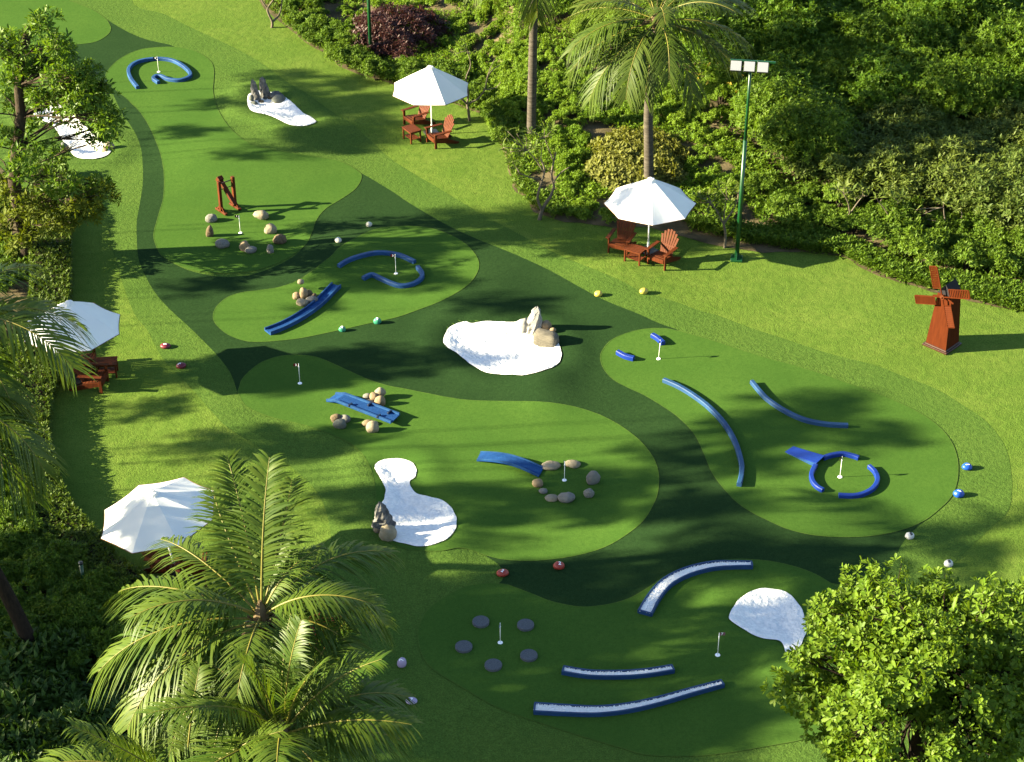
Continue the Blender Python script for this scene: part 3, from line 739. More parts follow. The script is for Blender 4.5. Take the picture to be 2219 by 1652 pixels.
spire(830,1150,42,1090,STONES['dark'],'big dark craggy rock with white streaks in the lower bunker',gr,5,(-.05,0),.38,.4)
rock(842,1153,32,36,STONES['cream'],'pitted sandy coloured rock in front of the dark craggy one',gr,rough=.2)
rock(817,1148,13,13,STONES['tan'],'small brown stone left of the pitted sandy rock',gr)
rock(811,1138,9,12,STONES['grey'],'small grey stone on the left rim of the lower bunker',gr)
gr = 'rocks at the bunker behind the left tree'
rock(237,316,20,17,STONES['cream'],'cream rock at the right end of the bunker behind the tree',gr)
rock(228,326,14,12,STONES['tan'],'tan rock below the cream one at the bunker behind the tree',gr)
rock(140,318,16,18,STONES['slate'],'grey rock on the near rim of the bunker behind the tree',gr)

# ------------------------------------------------------------------ painted tee stones
def tee(u, v, wpx, hpx, mat, num, ink, label, rz=0.0, trot=0.0, tx=0.0, size=.13, group='painted tee stones'):
    wpx *= .9; hpx *= .9
    o = stone(u, v, wpx, hpx, mat, label, group, rz, 0, .85, .07, name='tee_stone', cat='tee marker')
    if num:
        me = text_mesh(num, size); bm = bmesh.new(); bm.from_mesh(me)
        bmesh.ops.triangulate(bm, faces=bm.faces); bmesh.ops.subdivide_edges(bm, edges=bm.edges, cuts=2)
        sb = bmesh.new(); sb.from_mesh(o.data); tree = BVHTree.FromBMesh(sb)
        n = Vector((0,-.35,.94)).normalized(); n.rotate(Matrix.Rotation(-rz, 3, 'Z'))
        R = Matrix.Rotation(trot-rz, 3, 'Z'); q = n.rotation_difference(Vector((0,0,1))).inverted()
        zc = max(v.co.z for v in o.data.vertices)*.5
        for vv in bm.verts:
            p = Vector((vv.co.x, vv.co.y, 0)); p = R @ p; p.rotate(q); p += Vector((tx*math.cos(-rz), tx*math.sin(-rz), zc))
            h = tree.ray_cast(p+n*2, -n)
            vv.co = (h[0]+n*.005) if h[0] else p
        sb.free()
        pt = ob('number', bm_mesh('number', bm, False), ink, o)
    return o
W_, K_ = M['ink_white'], M['ink_black']
tee(359,748,22,13,PAINT['maroon'],'3',W_,'maroon tee stone with white 3, upper one below the left parasol',.0,PI/2)
tee(393,791,21,14,PAINT['maroon'],'3',W_,'maroon tee stone with white 3, lower one nearer the fairway point',.2,PI/2+.4,-.04)
tee(733,520,15,13,PAINT['ivory'],'6',W_,'ivory tee stone nearer the oval green with the maroon flag',-.4,.3)
tee(800,486,13,12,PAINT['ivory'],'6',W_,'ivory tee stone farther up the dark fairway',.0,.3)
tee(742,713,15,14,PAINT['green'],'9',W_,'green tee stone with clear white 9 on the oval green edge',0,.3)
tee(818,695,17,16,PAINT['green'],'9',W_,'green tee stone with sunlit pale top on the oval green edge',0,.2)
tee(1297,636,18,14,PAINT['yellow'],None,W_,'yellow tee stone at the dark fairway edge',.2)
tee(1395,630,19,15,PAINT['yellow'],None,W_,'yellow tee stone out on the fringe turf by the lawn',.5)
tee(1089,1239,26,18,PAINT['red'],'2',W_,'red tee stone with tilted white 2 by the tip of the fairway',.25,-.5)
tee(1211,1224,24,19,PAINT['red'],'2',W_,'red tee stone with upright white 2 below the stone ring green',.1,0,.02)
tee(2095,1010,22,16,PAINT['blue'],'1',W_,'blue tee stone with white 1, farther of the two',0,PI/2)
tee(2077,1068,23,18,PAINT['blue'],'1',W_,'blue tee stone with white 1, nearer of the two on the green edge',.2,PI/2-.5)
tee(1971,1160,19,16,PAINT['white'],'8',K_,'white tee stone with black mark at the point of the dark fairway',0,.4,.02)
tee(2055,1220,19,17,PAINT['white'],'8',K_,'white tee stone with black mark just behind the round leafy tree',0,.2)
tee(871,1435,20,23,PAINT['lilac'],'7',W_,'lilac tee stone standing upright, the upper of the pair',.3,PI/2)
tee(892,1516,25,15,PAINT['lilac'],'7',W_,'lilac pear shaped tee stone lying flat, the lower of the pair',0,0)

# ------------------------------------------------------------------ flags
def flag(u, v, top_v, mat, num, label, ang, ink=W_, fl=.15, fh=.09, tilt=0.0):
    g = G(u, v, .015); h = at_y(u, top_v, g.y).z-g.z
    r = empty('golf_flag', g, 0, label, 'golf flag', 'hole flags on the greens')
    tube_part('pole', [(0,0,0),(tilt*.5,0,h*.5),(tilt,0,h)], .0085, M['steel'], r, 8)
    bm = bmesh.new(); n = 20
    bmesh.ops.create_cone(bm, cap_ends=True, segments=n, radius1=.062, radius2=.058, depth=.012, matrix=Matrix.Translation((0,0,.006)))
    ob('cup', bm_mesh('cup', bm), M['ink_white'], r)
    tube_part('collar', [(tilt*.85,0,h-fh-.05),(tilt*.9,0,h-fh-.012)], .016, M['steel'], r, 8)
    bm = bmesh.new(); nx = 8; c, s = math.cos(ang), math.sin(ang); vs = []
    def P(a, b):   # a along 0..1, b height 0..1
        w = .014*math.sin(a*5.5)*a; sag = .015*a*a
        return Vector((tilt+c*a*fl-s*w, s*a*fl+c*w, h-fh*(1-b)-sag))
    for i in range(nx+1): vs.append([bm.verts.new(P(i/nx, j/3)) for j in range(4)])
    for i in range(nx):
        for j in range(3): bm.faces.new((vs[i][j], vs[i+1][j], vs[i+1][j+1], vs[i][j+1]))
    f = ob('flag', bm_mesh('flag', bm), mat, r, True)
    if num:
        me = text_mesh(num, fh*1.05)
        flip = -1 if c < 0 else 1
        for vv in me.vertices:
            a = .5+flip*vv.co.x/fl; b = .5+vv.co.y/fh
            p = P(min(max(a, 0), 1), b); nrm = Vector((-s, c, 0)); nrm = nrm if nrm.y < 0 else -nrm
            vv.co = p+nrm*.004
        ob('number', me, ink, f)
    return r
flag(344,157,123,M['flag_black'],'4','black flag with white 4 inside the swirling blue kerb',PI+.1)
flag(521,506,467,M['flag_black'],'6','black flag with white 6 inside the boulder ring',PI-.25)
flag(858,594,551,M['flag_red'],'3','maroon flag with white 3 between two blue kerbs',PI+.1)
flag(650,832,788,M['flag_red'],'2','red flag with white 2 alone left of the obstacle ramp',PI)
flag(1223,1042,1000,M['flag_navy'],None,'navy flag seen edge on inside the stone ring',PI*.62,fl=.1)
flag(1427,779,737,M['flag_violet'],None,'pale violet flag by two short blue blocks',PI*1.35,fl=.1,tilt=.03)
flag(1820,1035,990,M['flag_yellow'],None,'yellow flag hanging inside the royal blue ring',PI*1.25,fl=.11)
flag(1084,1394,1350,M['flag_blue'],None,'pale blue flag among the five granite discs',PI*1.45,fl=.1)
flag(1555,1421,1372,M['flag_pink'],'7','pink flag with pale number near the right bunker',.35)

# ------------------------------------------------------------------ parasols
def parasol(u, v, R, rim, apex, rz, label, tilt=(0,0), pole_dark=True):
    g = G(u, v)
    r = empty('parasol', g, rz, label, 'parasol', 'white garden parasols')
    N = 8; Rt = Matrix.Rotation(tilt[0], 4, 'X') @ Matrix.Rotation(tilt[1], 4, 'Y')
    bm = bmesh.new(); sub = 6; seg = 5; rings = []
    for j in range(seg+1):
        t = j/seg; ring = []
        for k in range(N*sub):
            a0 = int(k/sub); f = (k % sub)/sub
            p = Vector((math.cos(2*PI*a0/N), math.sin(2*PI*a0/N), 0)); q = Vector((math.cos(2*PI*(a0+1)/N), math.sin(2*PI*(a0+1)/N), 0))
            x = p.lerp(q, f)*R*(.055+.945*t)
            z = apex-(apex-rim)*(t**1.06)-.022*t*math.sin(PI*f)
            x *= 1-.02*math.sin(PI*f)*t**3
            ring.append(bm.verts.new((x.x, x.y, z)))
        rings.append(ring)
    for r0, r1 in zip(rings, rings[1:]):
        for k in range(N*sub): bm.faces.new((r0[k], r1[k], r1[(k+1) % (N*sub)], r0[(k+1) % (N*sub)]))
    rim_pts = [Rt @ v.co.copy() for v in rings[-1]]
    bm.faces.new(rings[0])
    bmesh.ops.transform(bm, matrix=Rt, verts=bm.verts)
    can = ob('canopy', bm_mesh('canopy', bm), M['canvas'], r)
    m = can.modifiers.new('cloth', 'SOLIDIFY'); m.thickness = .008; m.offset = -1
    bm = bmesh.new(); n = N*sub; top = []
    for k in range(n):
        a = 2*PI*k/n; f = (k % sub)/sub; rr_ = .19*(1-.12*math.sin(PI*f)); top.append(bm.verts.new((rr_*math.cos(a), rr_*math.sin(a), apex-.075+.012*math.sin(k*2.4))))
    mid = [bm.verts.new((.10*math.cos(2*PI*k/n), .10*math.sin(2*PI*k/n), apex+.035+.012*math.sin(k*1.9))) for k in range(n)]
    c = bm.verts.new((0,0,apex+.07))
    for k in range(n):
        bm.faces.new((top[k], top[(k+1) % n], mid[(k+1) % n], mid[k])); bm.faces.new((mid[k], mid[(k+1) % n], c))
    bmesh.ops.transform(bm, matrix=Rt, verts=bm.verts)
    ob('vent', bm_mesh('vent', bm), M['canvas'], can)
    bm = bmesh.new(); add_tube(bm, rim_pts+rim_pts[:2], .011, 5, False); ob('hem', bm_mesh('hem', bm), M['canvas_hem'], can)
    topp = Rt @ Vector((0,0,apex+.04))
    base_r = Vector((0,0,.02)) if not any(tilt) else Vector((0,0,.02))
    pl = tube_part('pole', [base_r, topp*.5+base_r*.5, topp], .024, M['steel'], r, 10)
    bm = bmesh.new()
    for k in range(N):
        a = 2*PI*k/N; e = Vector((math.cos(a)*R*.97, math.sin(a)*R*.97, rim-.004)); t = Vector((math.cos(a)*.05, math.sin(a)*.05, apex-.06))
        add_tube(bm, [Rt @ t, Rt @ e], .009, 4)
    ob('ribs', bm_mesh('ribs', bm), M['wood_dark'], r)
    bm = bmesh.new(); add_box(bm, (0,0,.035), (.5,.5,.07), None, .012); ob('base', bm_mesh('base', bm), M['dark_steel'], r)
    tube_part('sleeve', [(0,0,.07),(0,0,.38)], .034, M['steel'], r, 10)
    return r
parasol(936,291,1.43,1.74,2.58,PI/8,'white parasol farthest back, beside the bare frangipani')
parasol(1404,546,1.46,1.74,2.58,PI/8+.39,'white parasol in front of the golden bush and palm')
parasol(174,824,1.42,1.76,2.58,PI/8+.15,'white parasol at the left, under the drooping palm frond')
parasol(384,1246,1.49,1.92,2.55,PI/8+.1,'white tilted parasol half hidden by the big front palm',tilt=(-.05,-.13))

# ------------------------------------------------------------------ chairs and tables
def make_chair(label, name='adirondack_chair'):
    r = empty(name, (0,0,0), 0, label, 'chair', 'red timber adirondack chairs')
    wd = M['wood']
    # local: x right, -y front
    bm = bmesh.new()
    for i in range(6):   # seat slats sloping to the back
        y = -.36+i*.098; z = .365-.09*(i/5)-(.02 if i == 0 else 0)
        add_box(bm, (0, y, z), (.56,.088,.022), Matrix.Rotation(-.17, 3, 'X'), .004)
    add_box(bm, (0,-.41,.29), (.56,.022,.13), None, .004)
    ob('seat', bm_mesh('seat', bm), wd, r)
    bm = bmesh.new(); tl = math.radians(22)
    for i in range(7):   # fan of back slats
        k = (i-3); ang = k*.058; L = .80-.028*k*k*.8
        rot = Matrix.Rotation(-tl, 3, 'X') @ Matrix.Rotation(ang, 3, 'Y')
        add_box(bm, Vector((k*.062, .17, .26))+rot @ Vector((0,0,L/2)), (.062,.02,L), rot, .005, taper=(1.32,1))
    add_box(bm, (0,.27,.52), (.50,.03,.06), Matrix.Rotation(-tl, 3, 'X'))
    add_box(bm, (0,.19,.27), (.46,.03,.06), Matrix.Rotation(-tl, 3, 'X'))
    ob('backrest', bm_mesh('backrest', bm), wd, r)
    for s in (-1, 1):
        bm = bmesh.new(); add_box(bm, (s*.345,-.09,.56), (.13,.70,.024), None, .006); add_box(bm, (s*.33,-.36,.51), (.03,.09,.08))
        ob('armrest', bm_mesh('armrest', bm), wd, r)
        box_part('front_leg', (s*.315,-.36,.272), (.045,.09,.546), wd, r)
        bm = bmesh.new()   # long stringer that is also the rear leg
        v = [bm.verts.new((s*.29+o, y, z)) for o in (-.018,.018) for y, z in ((-.40,.24),(-.40,.35),(.12,.27),(.58,.06),(.58,0),(.46,0))]
        bm.faces.new(v[:6]); bm.faces.new(v[6:][::-1])
        for k in range(6): bm.faces.new((v[k], v[(k+1) % 6], v[6+(k+1) % 6], v[6+k]))
        ob('rear_leg', bm_mesh('rear_leg', bm), wd, r)
    return r
CHAIR = make_chair('red timber adirondack chair left of the side table by the palm')
USED = [False]
def chair(u, v, rz, label):
    o = CHAIR if not USED[0] else copy_tree(CHAIR); USED[0] = True
    o.location = G(u, v); o.rotation_euler = (0,0,rz); o['label'] = label; return o
def d2r(dx, dy): return math.atan2(dx, -dy)      # facing direction -> rz (front is -y)
def face(fx, fy): return math.atan2(fy, fx)+PI/2
chair(1347,541, face(-.38,-.92), 'slatted red timber chair left of the side table, under the parasol by the palm')
chair(1436,570, face(-.60,-.80), 'slatted red timber chair right of the side table, under the parasol by the palm')
chair(905,271, face(-.80,-.60), 'red timber chair behind the small table, under the farthest parasol')
chair(955,311, face(-.86,-.50), 'red timber chair right of the small table, under the farthest parasol')
chair(200,838, face(.96,-.10), 'red timber chair with its back to the left hedge, nearer the camera')
chair(178,800, face(.96,.10), 'red timber chair mostly hidden by the drooping frond under the left parasol')
chair(352,1236, face(.9,-.3), 'dark red chair in shade under the tilted parasol')
chair(420,1262, face(-.2,.95), 'dark red chair behind the big front palm, right of the tilted parasol pole')

def make_table():
    r = empty('side_table', (0,0,0), 0, '', 'side table', 'small red timber tables')
    wd = M['wood']; bm = bmesh.new()
    for i in range(6): add_box(bm, (0,-.2+i*.08,.455), (.62,.074,.024), None, .004)
    ob('table_top', bm_mesh('table_top', bm), wd, r)
    bm = bmesh.new()
    for i in range(4): add_box(bm, (0,-.13+i*.087,.14), (.52,.075,.018), None, .003)
    ob('shelf', bm_mesh('shelf', bm), wd, r)
    bm = bmesh.new()
    for s in (-1, 1): add_box(bm, (0,s*.19,.415), (.50,.02,.06)); add_box(bm, (s*.27,0,.415), (.02,.34,.06))
    ob('apron', bm_mesh('apron', bm), wd, r)
    for sx in (-1, 1):
        for sy in (-1, 1): box_part('leg', (sx*.265,sy*.19,.222), (.05,.05,.444), wd, r)
    return r
T0 = make_table()
T0.location = G(1376,566); T0.rotation_euler = (0,0,math.atan2(-.55,.84)); T0['label'] = 'red timber side table between the two chairs by the palm'
t = copy_tree(T0); t.location = G(893,304); t.rotation_euler = (0,0,math.atan2(-.84,.55)); t['label'] = 'red timber side table in front of the farthest parasol'
t = copy_tree(T0); t.location = G(234,812); t.rotation_euler = (0,0,.1); t['label'] = 'red timber side table in shade under the left parasol'

# ------------------------------------------------------------------ windmill
def windmill():
    g = G(2045,755); fc = G(2045,770); lc = G(2001,745); rc = G(2081,750)
    ctr = (lc+rc)/2; ctr.z = hz(ctr.x, ctr.y)
    s = .70; rz = -PI/4+.02
    r = empty('windmill', ctr, rz, 'orange brown timber toy windmill standing on the right lawn', 'windmill')
    # local: -y face is the sail face (turned to the left front)
    bm = bmesh.new(); h = 1.76; tp = .68
    add_box(bm, (0,0,.06+h/2), (s,s,h), None, 0, (tp,tp)); ob('tower', bm_mesh('tower', bm), M['mill_wood'], r)
    bm = bmesh.new(); add_box(bm, (0,0,.03), (s+.14,s+.14,.06), None, .008); add_box(bm, (0,0,.082), (s+.055,s+.055,.045), None, .008, (.97,.97)); ob('plinth', bm_mesh('plinth', bm), M['wood_dark'], r)
    t = s*tp; z0 = h+.06
    bm = bmesh.new(); e = .02; w = t/2+e; rise = .34
    v = [bm.verts.new(p) for p in ((-w,-w,z0),(w,-w,z0),(0,-w,z0+rise),(-w,w,z0),(w,w,z0),(0,w,z0+rise))]
    for f in ((0,1,2),(3,5,4),(0,2,5,3),(1,4,5,2),(0,3,4,1)): bm.faces.new([v[i] for i in f])
    ob('roof', bm_mesh('roof', bm), M['roof_dark'], r)
    hubz = z0-.02; yf = -t/2-.14
    tube_part('axle', [(0,-t/2+.1,hubz),(0,yf-.05,hubz)], .028, M['wood'], r, 10)
    bm = bmesh.new(); bmesh.ops.create_cone(bm, cap_ends=True, segments=14, radius1=.075, radius2=.075, depth=.05, matrix=Matrix.Translation((0,yf,hubz)) @ Matrix.Rotation(PI/2, 4, 'X'))
    ob('hub', bm_mesh('hub', bm), M['wood'], r)
    for q in range(4):
        a = PI/2*q-.33
        R = Matrix.Translation((0,yf,hubz)) @ Matrix.Rotation(a, 4, 'Y')
        bm = bmesh.new()
        add_box(bm, (0,0,.44), (.035,.03,.98))                       # spar
        add_box(bm, (0,0,-.0), (.03,.025,.18))
        pw, p0, p1 = .25, .27, .95; sd = -1
        add_box(bm, (sd*pw,0,(p0+p1)/2), (.022,.026,p1-p0)); add_box(bm, (sd*pw/2,0,p0), (pw,.026,.022)); add_box(bm, (sd*pw/2,0,p1), (pw,.026,.022))
        n = 11
        for i in range(n):
            zz = p0+.02+(p1-p0-.04)*(i+.5)/n
            add_box(bm, (sd*pw/2,.002,zz), (pw-.02,.012,(p1-p0)/n*.97), Matrix.Rotation(.42, 3, 'X'))
        bmesh.ops.transform(bm, matrix=R, verts=bm.verts)
        ob('sail', bm_mesh('sail', bm), M['mill_wood'], r)
    for sg, a in ((-1, .9), (1, -.75)):
        bm = bmesh.new(); add_box(bm, (0,.05,.2), (.05,.02,.34)); bmesh.ops.transform(bm, matrix=Matrix.Translation((0,yf+.03,hubz)) @ Matrix.Rotation(sg*1.9, 4, 'Y'), verts=bm.verts)
        ob('brace', bm_mesh('brace', bm), M['mill_wood'], r)
windmill()

# ------------------------------------------------------------------ pendulum gate on the sixth hole
def pendulum():
    def z2(x, y): return ((480+x/6.12)/1.1537, (420+y/6.12)/1.1537)
    A = G(*z2(452,690), .026); B = G(*z2(662,612), .026)
    ax = (B-A); ln = ax.length; c = (A+B)/2; rz = math.atan2(ax.y, ax.x)
    r = empty('pendulum_gate', c, rz, 'dark red timber frame with a swung pendulum beam behind the boulder ring', 'golf obstacle')
    hgt = 1.14; hl = ln/2
    for s in (-1, 1):
        box_part('post', (s*hl,0,hgt/2), (.10,.11,hgt), M['wood'], r)
        bm = bmesh.new(); add_box(bm, (s*hl,0,.035), (.10,.62,.07), None, .01)
        for k in (-1, 1): add_box(bm, (s*hl,k*.14,.13), (.05,.05,.26), Matrix.Rotation(k*.75, 3, 'X'))
        ob('foot', bm_mesh('foot', bm), M['wood'], r)
    tube_part('tie_bar', [(-hl,0,hgt-.10),(hl,0,hgt-.10)], .02, M['wood_dark'], r)
    pz = hgt-.32
    tube_part('axle', [(-hl,0,pz),(hl,0,pz)], .014, M['dark_steel'], r)
    rot = Matrix.Rotation(-.93, 3, 'X')    # swings towards the camera
    bm = bmesh.new(); add_box(bm, Vector((-.05,0,pz))+rot @ Vector((0,0,-.20)), (.15,.10,.98), rot, .012)
    ob('beam', bm_mesh('beam', bm), M['wood'], r)
    bm = bmesh.new(); add_box(bm, Vector((-.05,0,pz))+rot @ Vector((0,0,.36)), (.20,.20,.16), rot, .012)
    ob('counterweight', bm_mesh('counterweight', bm), M['wood'], r)
pendulum()

# ------------------------------------------------------------------ flood light poles
def lamp(u, v, h, label, lean=0.0, bar_rz=0.0):
    g = G(u, v)
    r = empty('floodlight_pole', g, bar_rz, label, 'lamp post', 'green floodlight poles')
    tube_part('pole', [(0,0,0),(0,0,h*.62)], [.07,.062], M['lamp_green'], r, 12)
    tube_part('upper_pole', [(0,0,h*.62),(0,0,h)], [.048,.04], M['lamp_green'], r, 12)
    bm = bmesh.new(); add_box(bm, (0,0,.04), (.38,.38,.08), None, .01)
    for a in range(4):
        v_ = [bm.verts.new(p) for p in (Matrix.Rotation(a*PI/2, 3, 'Z') @ Vector(q) for q in ((.08,-.012,.08),(.18,-.012,.08),(.08,-.012,.28),(.08,.012,.08),(.18,.012,.08),(.08,.012,.28)))]
        for f in ((0,1,2),(3,5,4),(1,4,5,2)): bm.faces.new([v_[i] for i in f])
    ob('base_plate', bm_mesh('base_plate', bm), M['lamp_green'], r)
    box_part('crossbar', (.06,0,h+.03), (1.35,.06,.06), M['lamp_green'], r)
    for k in (-1, 0, 1):
        tl = Matrix.Rotation(-.55, 3, 'X')
        c = Vector((k*.40-.03,-.13,h-.10))
        bx = box_part('lamp_head', c, (.34,.34,.07), M['dark_steel'], r, tl @ Matrix.Rotation(PI/2-.25, 3, 'X'))
        f = box_part('lens', c+(tl @ Matrix.Rotation(PI/2-.25, 3, 'X')) @ Vector((0,0,.037)), (.31,.31,.012), M['lamp_face'], bx, tl @ Matrix.Rotation(PI/2-.25, 3, 'X'), .003)
    return r
g = G(1596,563); hh = at_y(1627,135,g.y).z-g.z
lamp(1596,563,hh,'green pole with three floodlights on a crossbar, beside the parasol by the palm', bar_rz=-.15)
lamp(804,128,7.0,'green floodlight pole crossing the purple bush, its top out of view')

for (u, v, v2, lb) in ((186,1292,1236,'short dark green post in the left planting by the tilted parasol'),(353,1512,1470,'short dark green post in the shaded bed behind the front palm')):
    g = G(u, v); h = at_y(u, v2, g.y).z-g.z+.2
    r = empty('garden_post', g, 0, lb, 'post')
    tube_part('post', [(0,0,0),(0,0,h)], .05, M['lamp_green'], r); tube_part('cap', [(0,0,h),(0,0,h+.05)], .06, M['dark_steel'], r)

# ------------------------------------------------------------------ foliage builders
def unit(a): return a/np.maximum(np.linalg.norm(a, axis=-1, keepdims=True), 1e-9)

def leaves(P, D, U, L, Wd, fold=.25, droop=.15):
    """P base points, D directions, U up hints, L lengths, Wd widths -> V, F (folded four triangle leaves)"""
    D = unit(D); S = unit(np.cross(D, U)); Nn = unit(np.cross(S, D)); n = len(P)
    L = np.broadcast_to(np.asarray(L, float), (n,))[:, None]; Wd = np.broadcast_to(np.asarray(Wd, float), (n,))[:, None]
    mid = P+D*L*.55-Nn*Wd*fold; tip = P+D*L-Nn*L*droop
    lf = P+D*L*.52+S*Wd*.5; rt = P+D*L*.52-S*Wd*.5
    V = np.stack([P, mid, lf, rt, tip], 1).reshape(-1, 3)
    b = (np.arange(n)*5)[:, None]
    F = np.concatenate([b+np.array([[0,1,2]]), b+np.array([[0,3,1]]), b+np.array([[2,1,4]]), b+np.array([[1,3,4]])], 0)
    return V, F

def blunt(P, D, U, L, Wd, fold=.22, droop=.12):
    """broad leaves that are widest beyond the middle and end bluntly"""
    D = unit(D); S = unit(np.cross(D, U)); Nn = unit(np.cross(S, D)); n = len(P)
    L = np.broadcast_to(np.asarray(L, float), (n,))[:, None]; Wd = np.broadcast_to(np.asarray(Wd, float), (n,))[:, None]
    mid = P+D*L*.62-Nn*Wd*fold; l = P+D*L*.62+S*Wd*.5; r = P+D*L*.62-S*Wd*.5; t = -Nn*L*droop
    tl = P+D*L*.96+S*Wd*.24+t; tr = P+D*L*.96-S*Wd*.24+t
    V = np.stack([P, mid, l, r, tl, tr], 1).reshape(-1, 3); b = (np.arange(n)*6)[:, None]
    F = np.concatenate([b+np.array([q]) for q in ([0,1,2],[0,3,1],[2,1,4],[1,5,4],[1,3,5])], 0)
    return V, F

def rosettes(C, A, rng, m=7, L=.2, W=.075, spread=1.0, jit=.25, up=.15, shape=None):
    """whorls of leaves at C along axes A"""
    n = len(C); A = unit(A); ref = np.where(np.abs(A[:, 2:3]) > .9, np.array([[1.,0,0]]), np.array([[0,0,1.]]))
    X = unit(np.cross(A, ref)); Y = np.cross(A, X)
    ph = (np.arange(m)*2.4)[None, :]+rng.random((n, 1))*6.28
    tilt = spread*(.75+.5*rng.random((n, m)))
    D = (A[:, None]*np.cos(tilt)[..., None]+(X[:, None]*np.cos(ph)[..., None]+Y[:, None]*np.sin(ph)[..., None])*np.sin(tilt)[..., None])
    D = D+rng.normal(0, jit, D.shape); D[..., 2] += up*.3
    P = np.repeat(C[:, None], m, 1)+A[:, None]*(rng.random((n, m, 1))-.5)*L*.4
    U = np.repeat(A[:, None], m, 1)+np.array([0,0,.4])
    s = (.65+.6*rng.random((n, m))).reshape(-1)
    return (shape or leaves)(P.reshape(-1, 3)+unit(D).reshape(-1, 3)*L*.08, D.reshape(-1, 3), U.reshape(-1, 3), L*s, W*s)

def join(parts):
    V, F, o = [], [], 0
    for v, f in parts: V.append(v); F.append(f+o); o += len(v)
    return np.concatenate(V), np.concatenate(F)

def rand_dir(n, rng, zmin=-1.0):
    z = rng.uniform(zmin, 1, n); a = rng.random(n)*2*PI; r = np.sqrt(1-z*z)
    return np.stack([r*np.cos(a), r*np.sin(a), z], -1)

def bush_mesh(name, seed, r, h, lobes, clusters, m, L, W, lobe_r=.45, zmin=-.35, spread=1.0, shell=.55):
    """mound shaped bush with base at z=0: leaf whorls through lumpy lobes"""
    rng = np.random.default_rng(seed)
    d = rand_dir(lobes, rng, -.1); C = d*np.array([r, r, h*.5])*(.35+.5*rng.random((lobes, 1)))+np.array([0,0,h*.48])
    R = lobe_r*r*(.6+.7*rng.random(lobes))
    k = rng.integers(0, lobes, clusters); q = rand_dir(clusters, rng, zmin)
    P = C[k]+q*(R[k]*(shell+(1-shell)*rng.random(clusters)))[:, None]*np.array([1,1,.85]); P[:, 2] = np.maximum(P[:, 2], .03)
    A = q*.8+np.array([0,0,.55])+rng.normal(0, .25, q.shape)
    V, F = rosettes(P, A, rng, m, L, W, spread)
    return mesh_np(name, V, F)

def stems_mesh(name, seed, r, h, n, rad):
    bm = bmesh.new(); rr = random.Random(seed)
    for _ in range(n):
        a = rr.random()*6.28; k = r*(.3+.5*rr.random()); p = Vector((rr.uniform(-.08,.08)*r, rr.uniform(-.08,.08)*r, -.05)); q = Vector((math.cos(a)*k, math.sin(a)*k, h*(.5+.3*rr.random())))
        m = p.lerp(q, .5)+Vector((rr.uniform(-.1,.1)*r, rr.uniform(-.1,.1)*r, .1*h)); add_tube(bm, [p, m, q], [rad, rad*.8, rad*.4], 5)
    return bm_mesh(name, bm)

class Plant:
    """a kind of plant: shared foliage and stem meshes, every instance a thing of its own"""
    def __init__(s, name, cat, mat, variants, bark='bark'):
        s.name, s.cat, s.mat, s.var, s.bark = name, cat, mat, variants, bark
    def put(s, loc, sc, label, group, rr, sz=None, mat=None, vi=None):
        f, st = s.var[rr.randrange(len(s.var)) if vi is None else vi]
        r = empty(s.name, loc, rr.random()*6.28, label, s.cat, group); r.scale = (sc, sc, sc*(sz or 1))
        o = bpy.data.objects.new('foliage', f); link(o); o.parent = r
        if not f.materials: f.materials.append(LF[s.mat])
        if st:
            t = bpy.data.objects.new('stem', st); link(t); t.parent = r
            if not st.materials: st.materials.append(M[s.bark])
        return r

def kinds(n, fn): return [fn(i) for i in range(n)]
SMALL = Plant('small_shrub', 'shrub', 'bright', kinds(3, lambda i: (bush_mesh('small_bush', 10+i, .42, .50, 10, 190, 7, .105, .04, .42), stems_mesh('small_stem', i, .3, .4, 5, .015))))
MID = Plant('leafy_shrub', 'shrub', 'shrub', kinds(4, lambda i: (bush_mesh('leafy_bush', 20+i, .75, 1.05, 18, 560, 7, .13, .045, .36), stems_mesh('leafy_stem', 10+i, .5, .9, 7, .022))))
TALL = Plant('tall_shrub', 'shrub', 'bright', kinds(4, lambda i: (bush_mesh('tall_bush', 30+i, 1.25, 2.2, 34, 1300, 7, .145, .045, .32), stems_mesh('tall_stem', 20+i, .8, 1.9, 8, .035))))
BED = Plant('bedding_shrub', 'shrub', 'bedding', kinds(3, lambda i: (bush_mesh('bedding_bush', 40+i, .5, .45, 10, 120, 6, .22, .085, .5, -.1, 1.15), None)))
HILL = Plant('hill_tree', 'tree', 'hill', kinds(4, lambda i: (bush_mesh('hill_crown', 50+i, 2.1, 3.1, 70, 3600, 7, .145, .05, .26, -.5), stems_mesh('hill_stem', 30+i, 1.3, 2.6, 7, .06))))
GREY = Plant('grey_leaved_tree', 'tree', 'grey', kinds(2, lambda i: (bush_mesh('grey_crown', 60+i, 2.0, 2.7, 60, 2400, 7, .19, .06, .26, -.5), stems_mesh('grey_stem', 40+i, 1.3, 2.0, 8, .05))))

# ---- the planted bank
rr = random.Random(11)
def inpoly(u, v, P):
    c = False
    for i in range(len(P)):
        (ax, ay), (bx, by) = P[i-1], P[i]
        if (ay > v) != (by > v) and u < (bx-ax)*(v-ay)/(by-ay)+ax: c = not c
    return c

def scatter(P, n, mind, rr, flatv=.45):
    us = [p[0] for p in P]; vs = [p[1] for p in P]; out = []; tries = 0
    while len(out) < n and tries < n*60:
        tries += 1; u, v = rr.uniform(min(us), max(us)), rr.uniform(min(vs), max(vs))
        if inpoly(u, v, P) and all((u-a)**2+((v-b)/flatv)**2 > mind*mind for a, b in out): out.append((u, v))
    return out

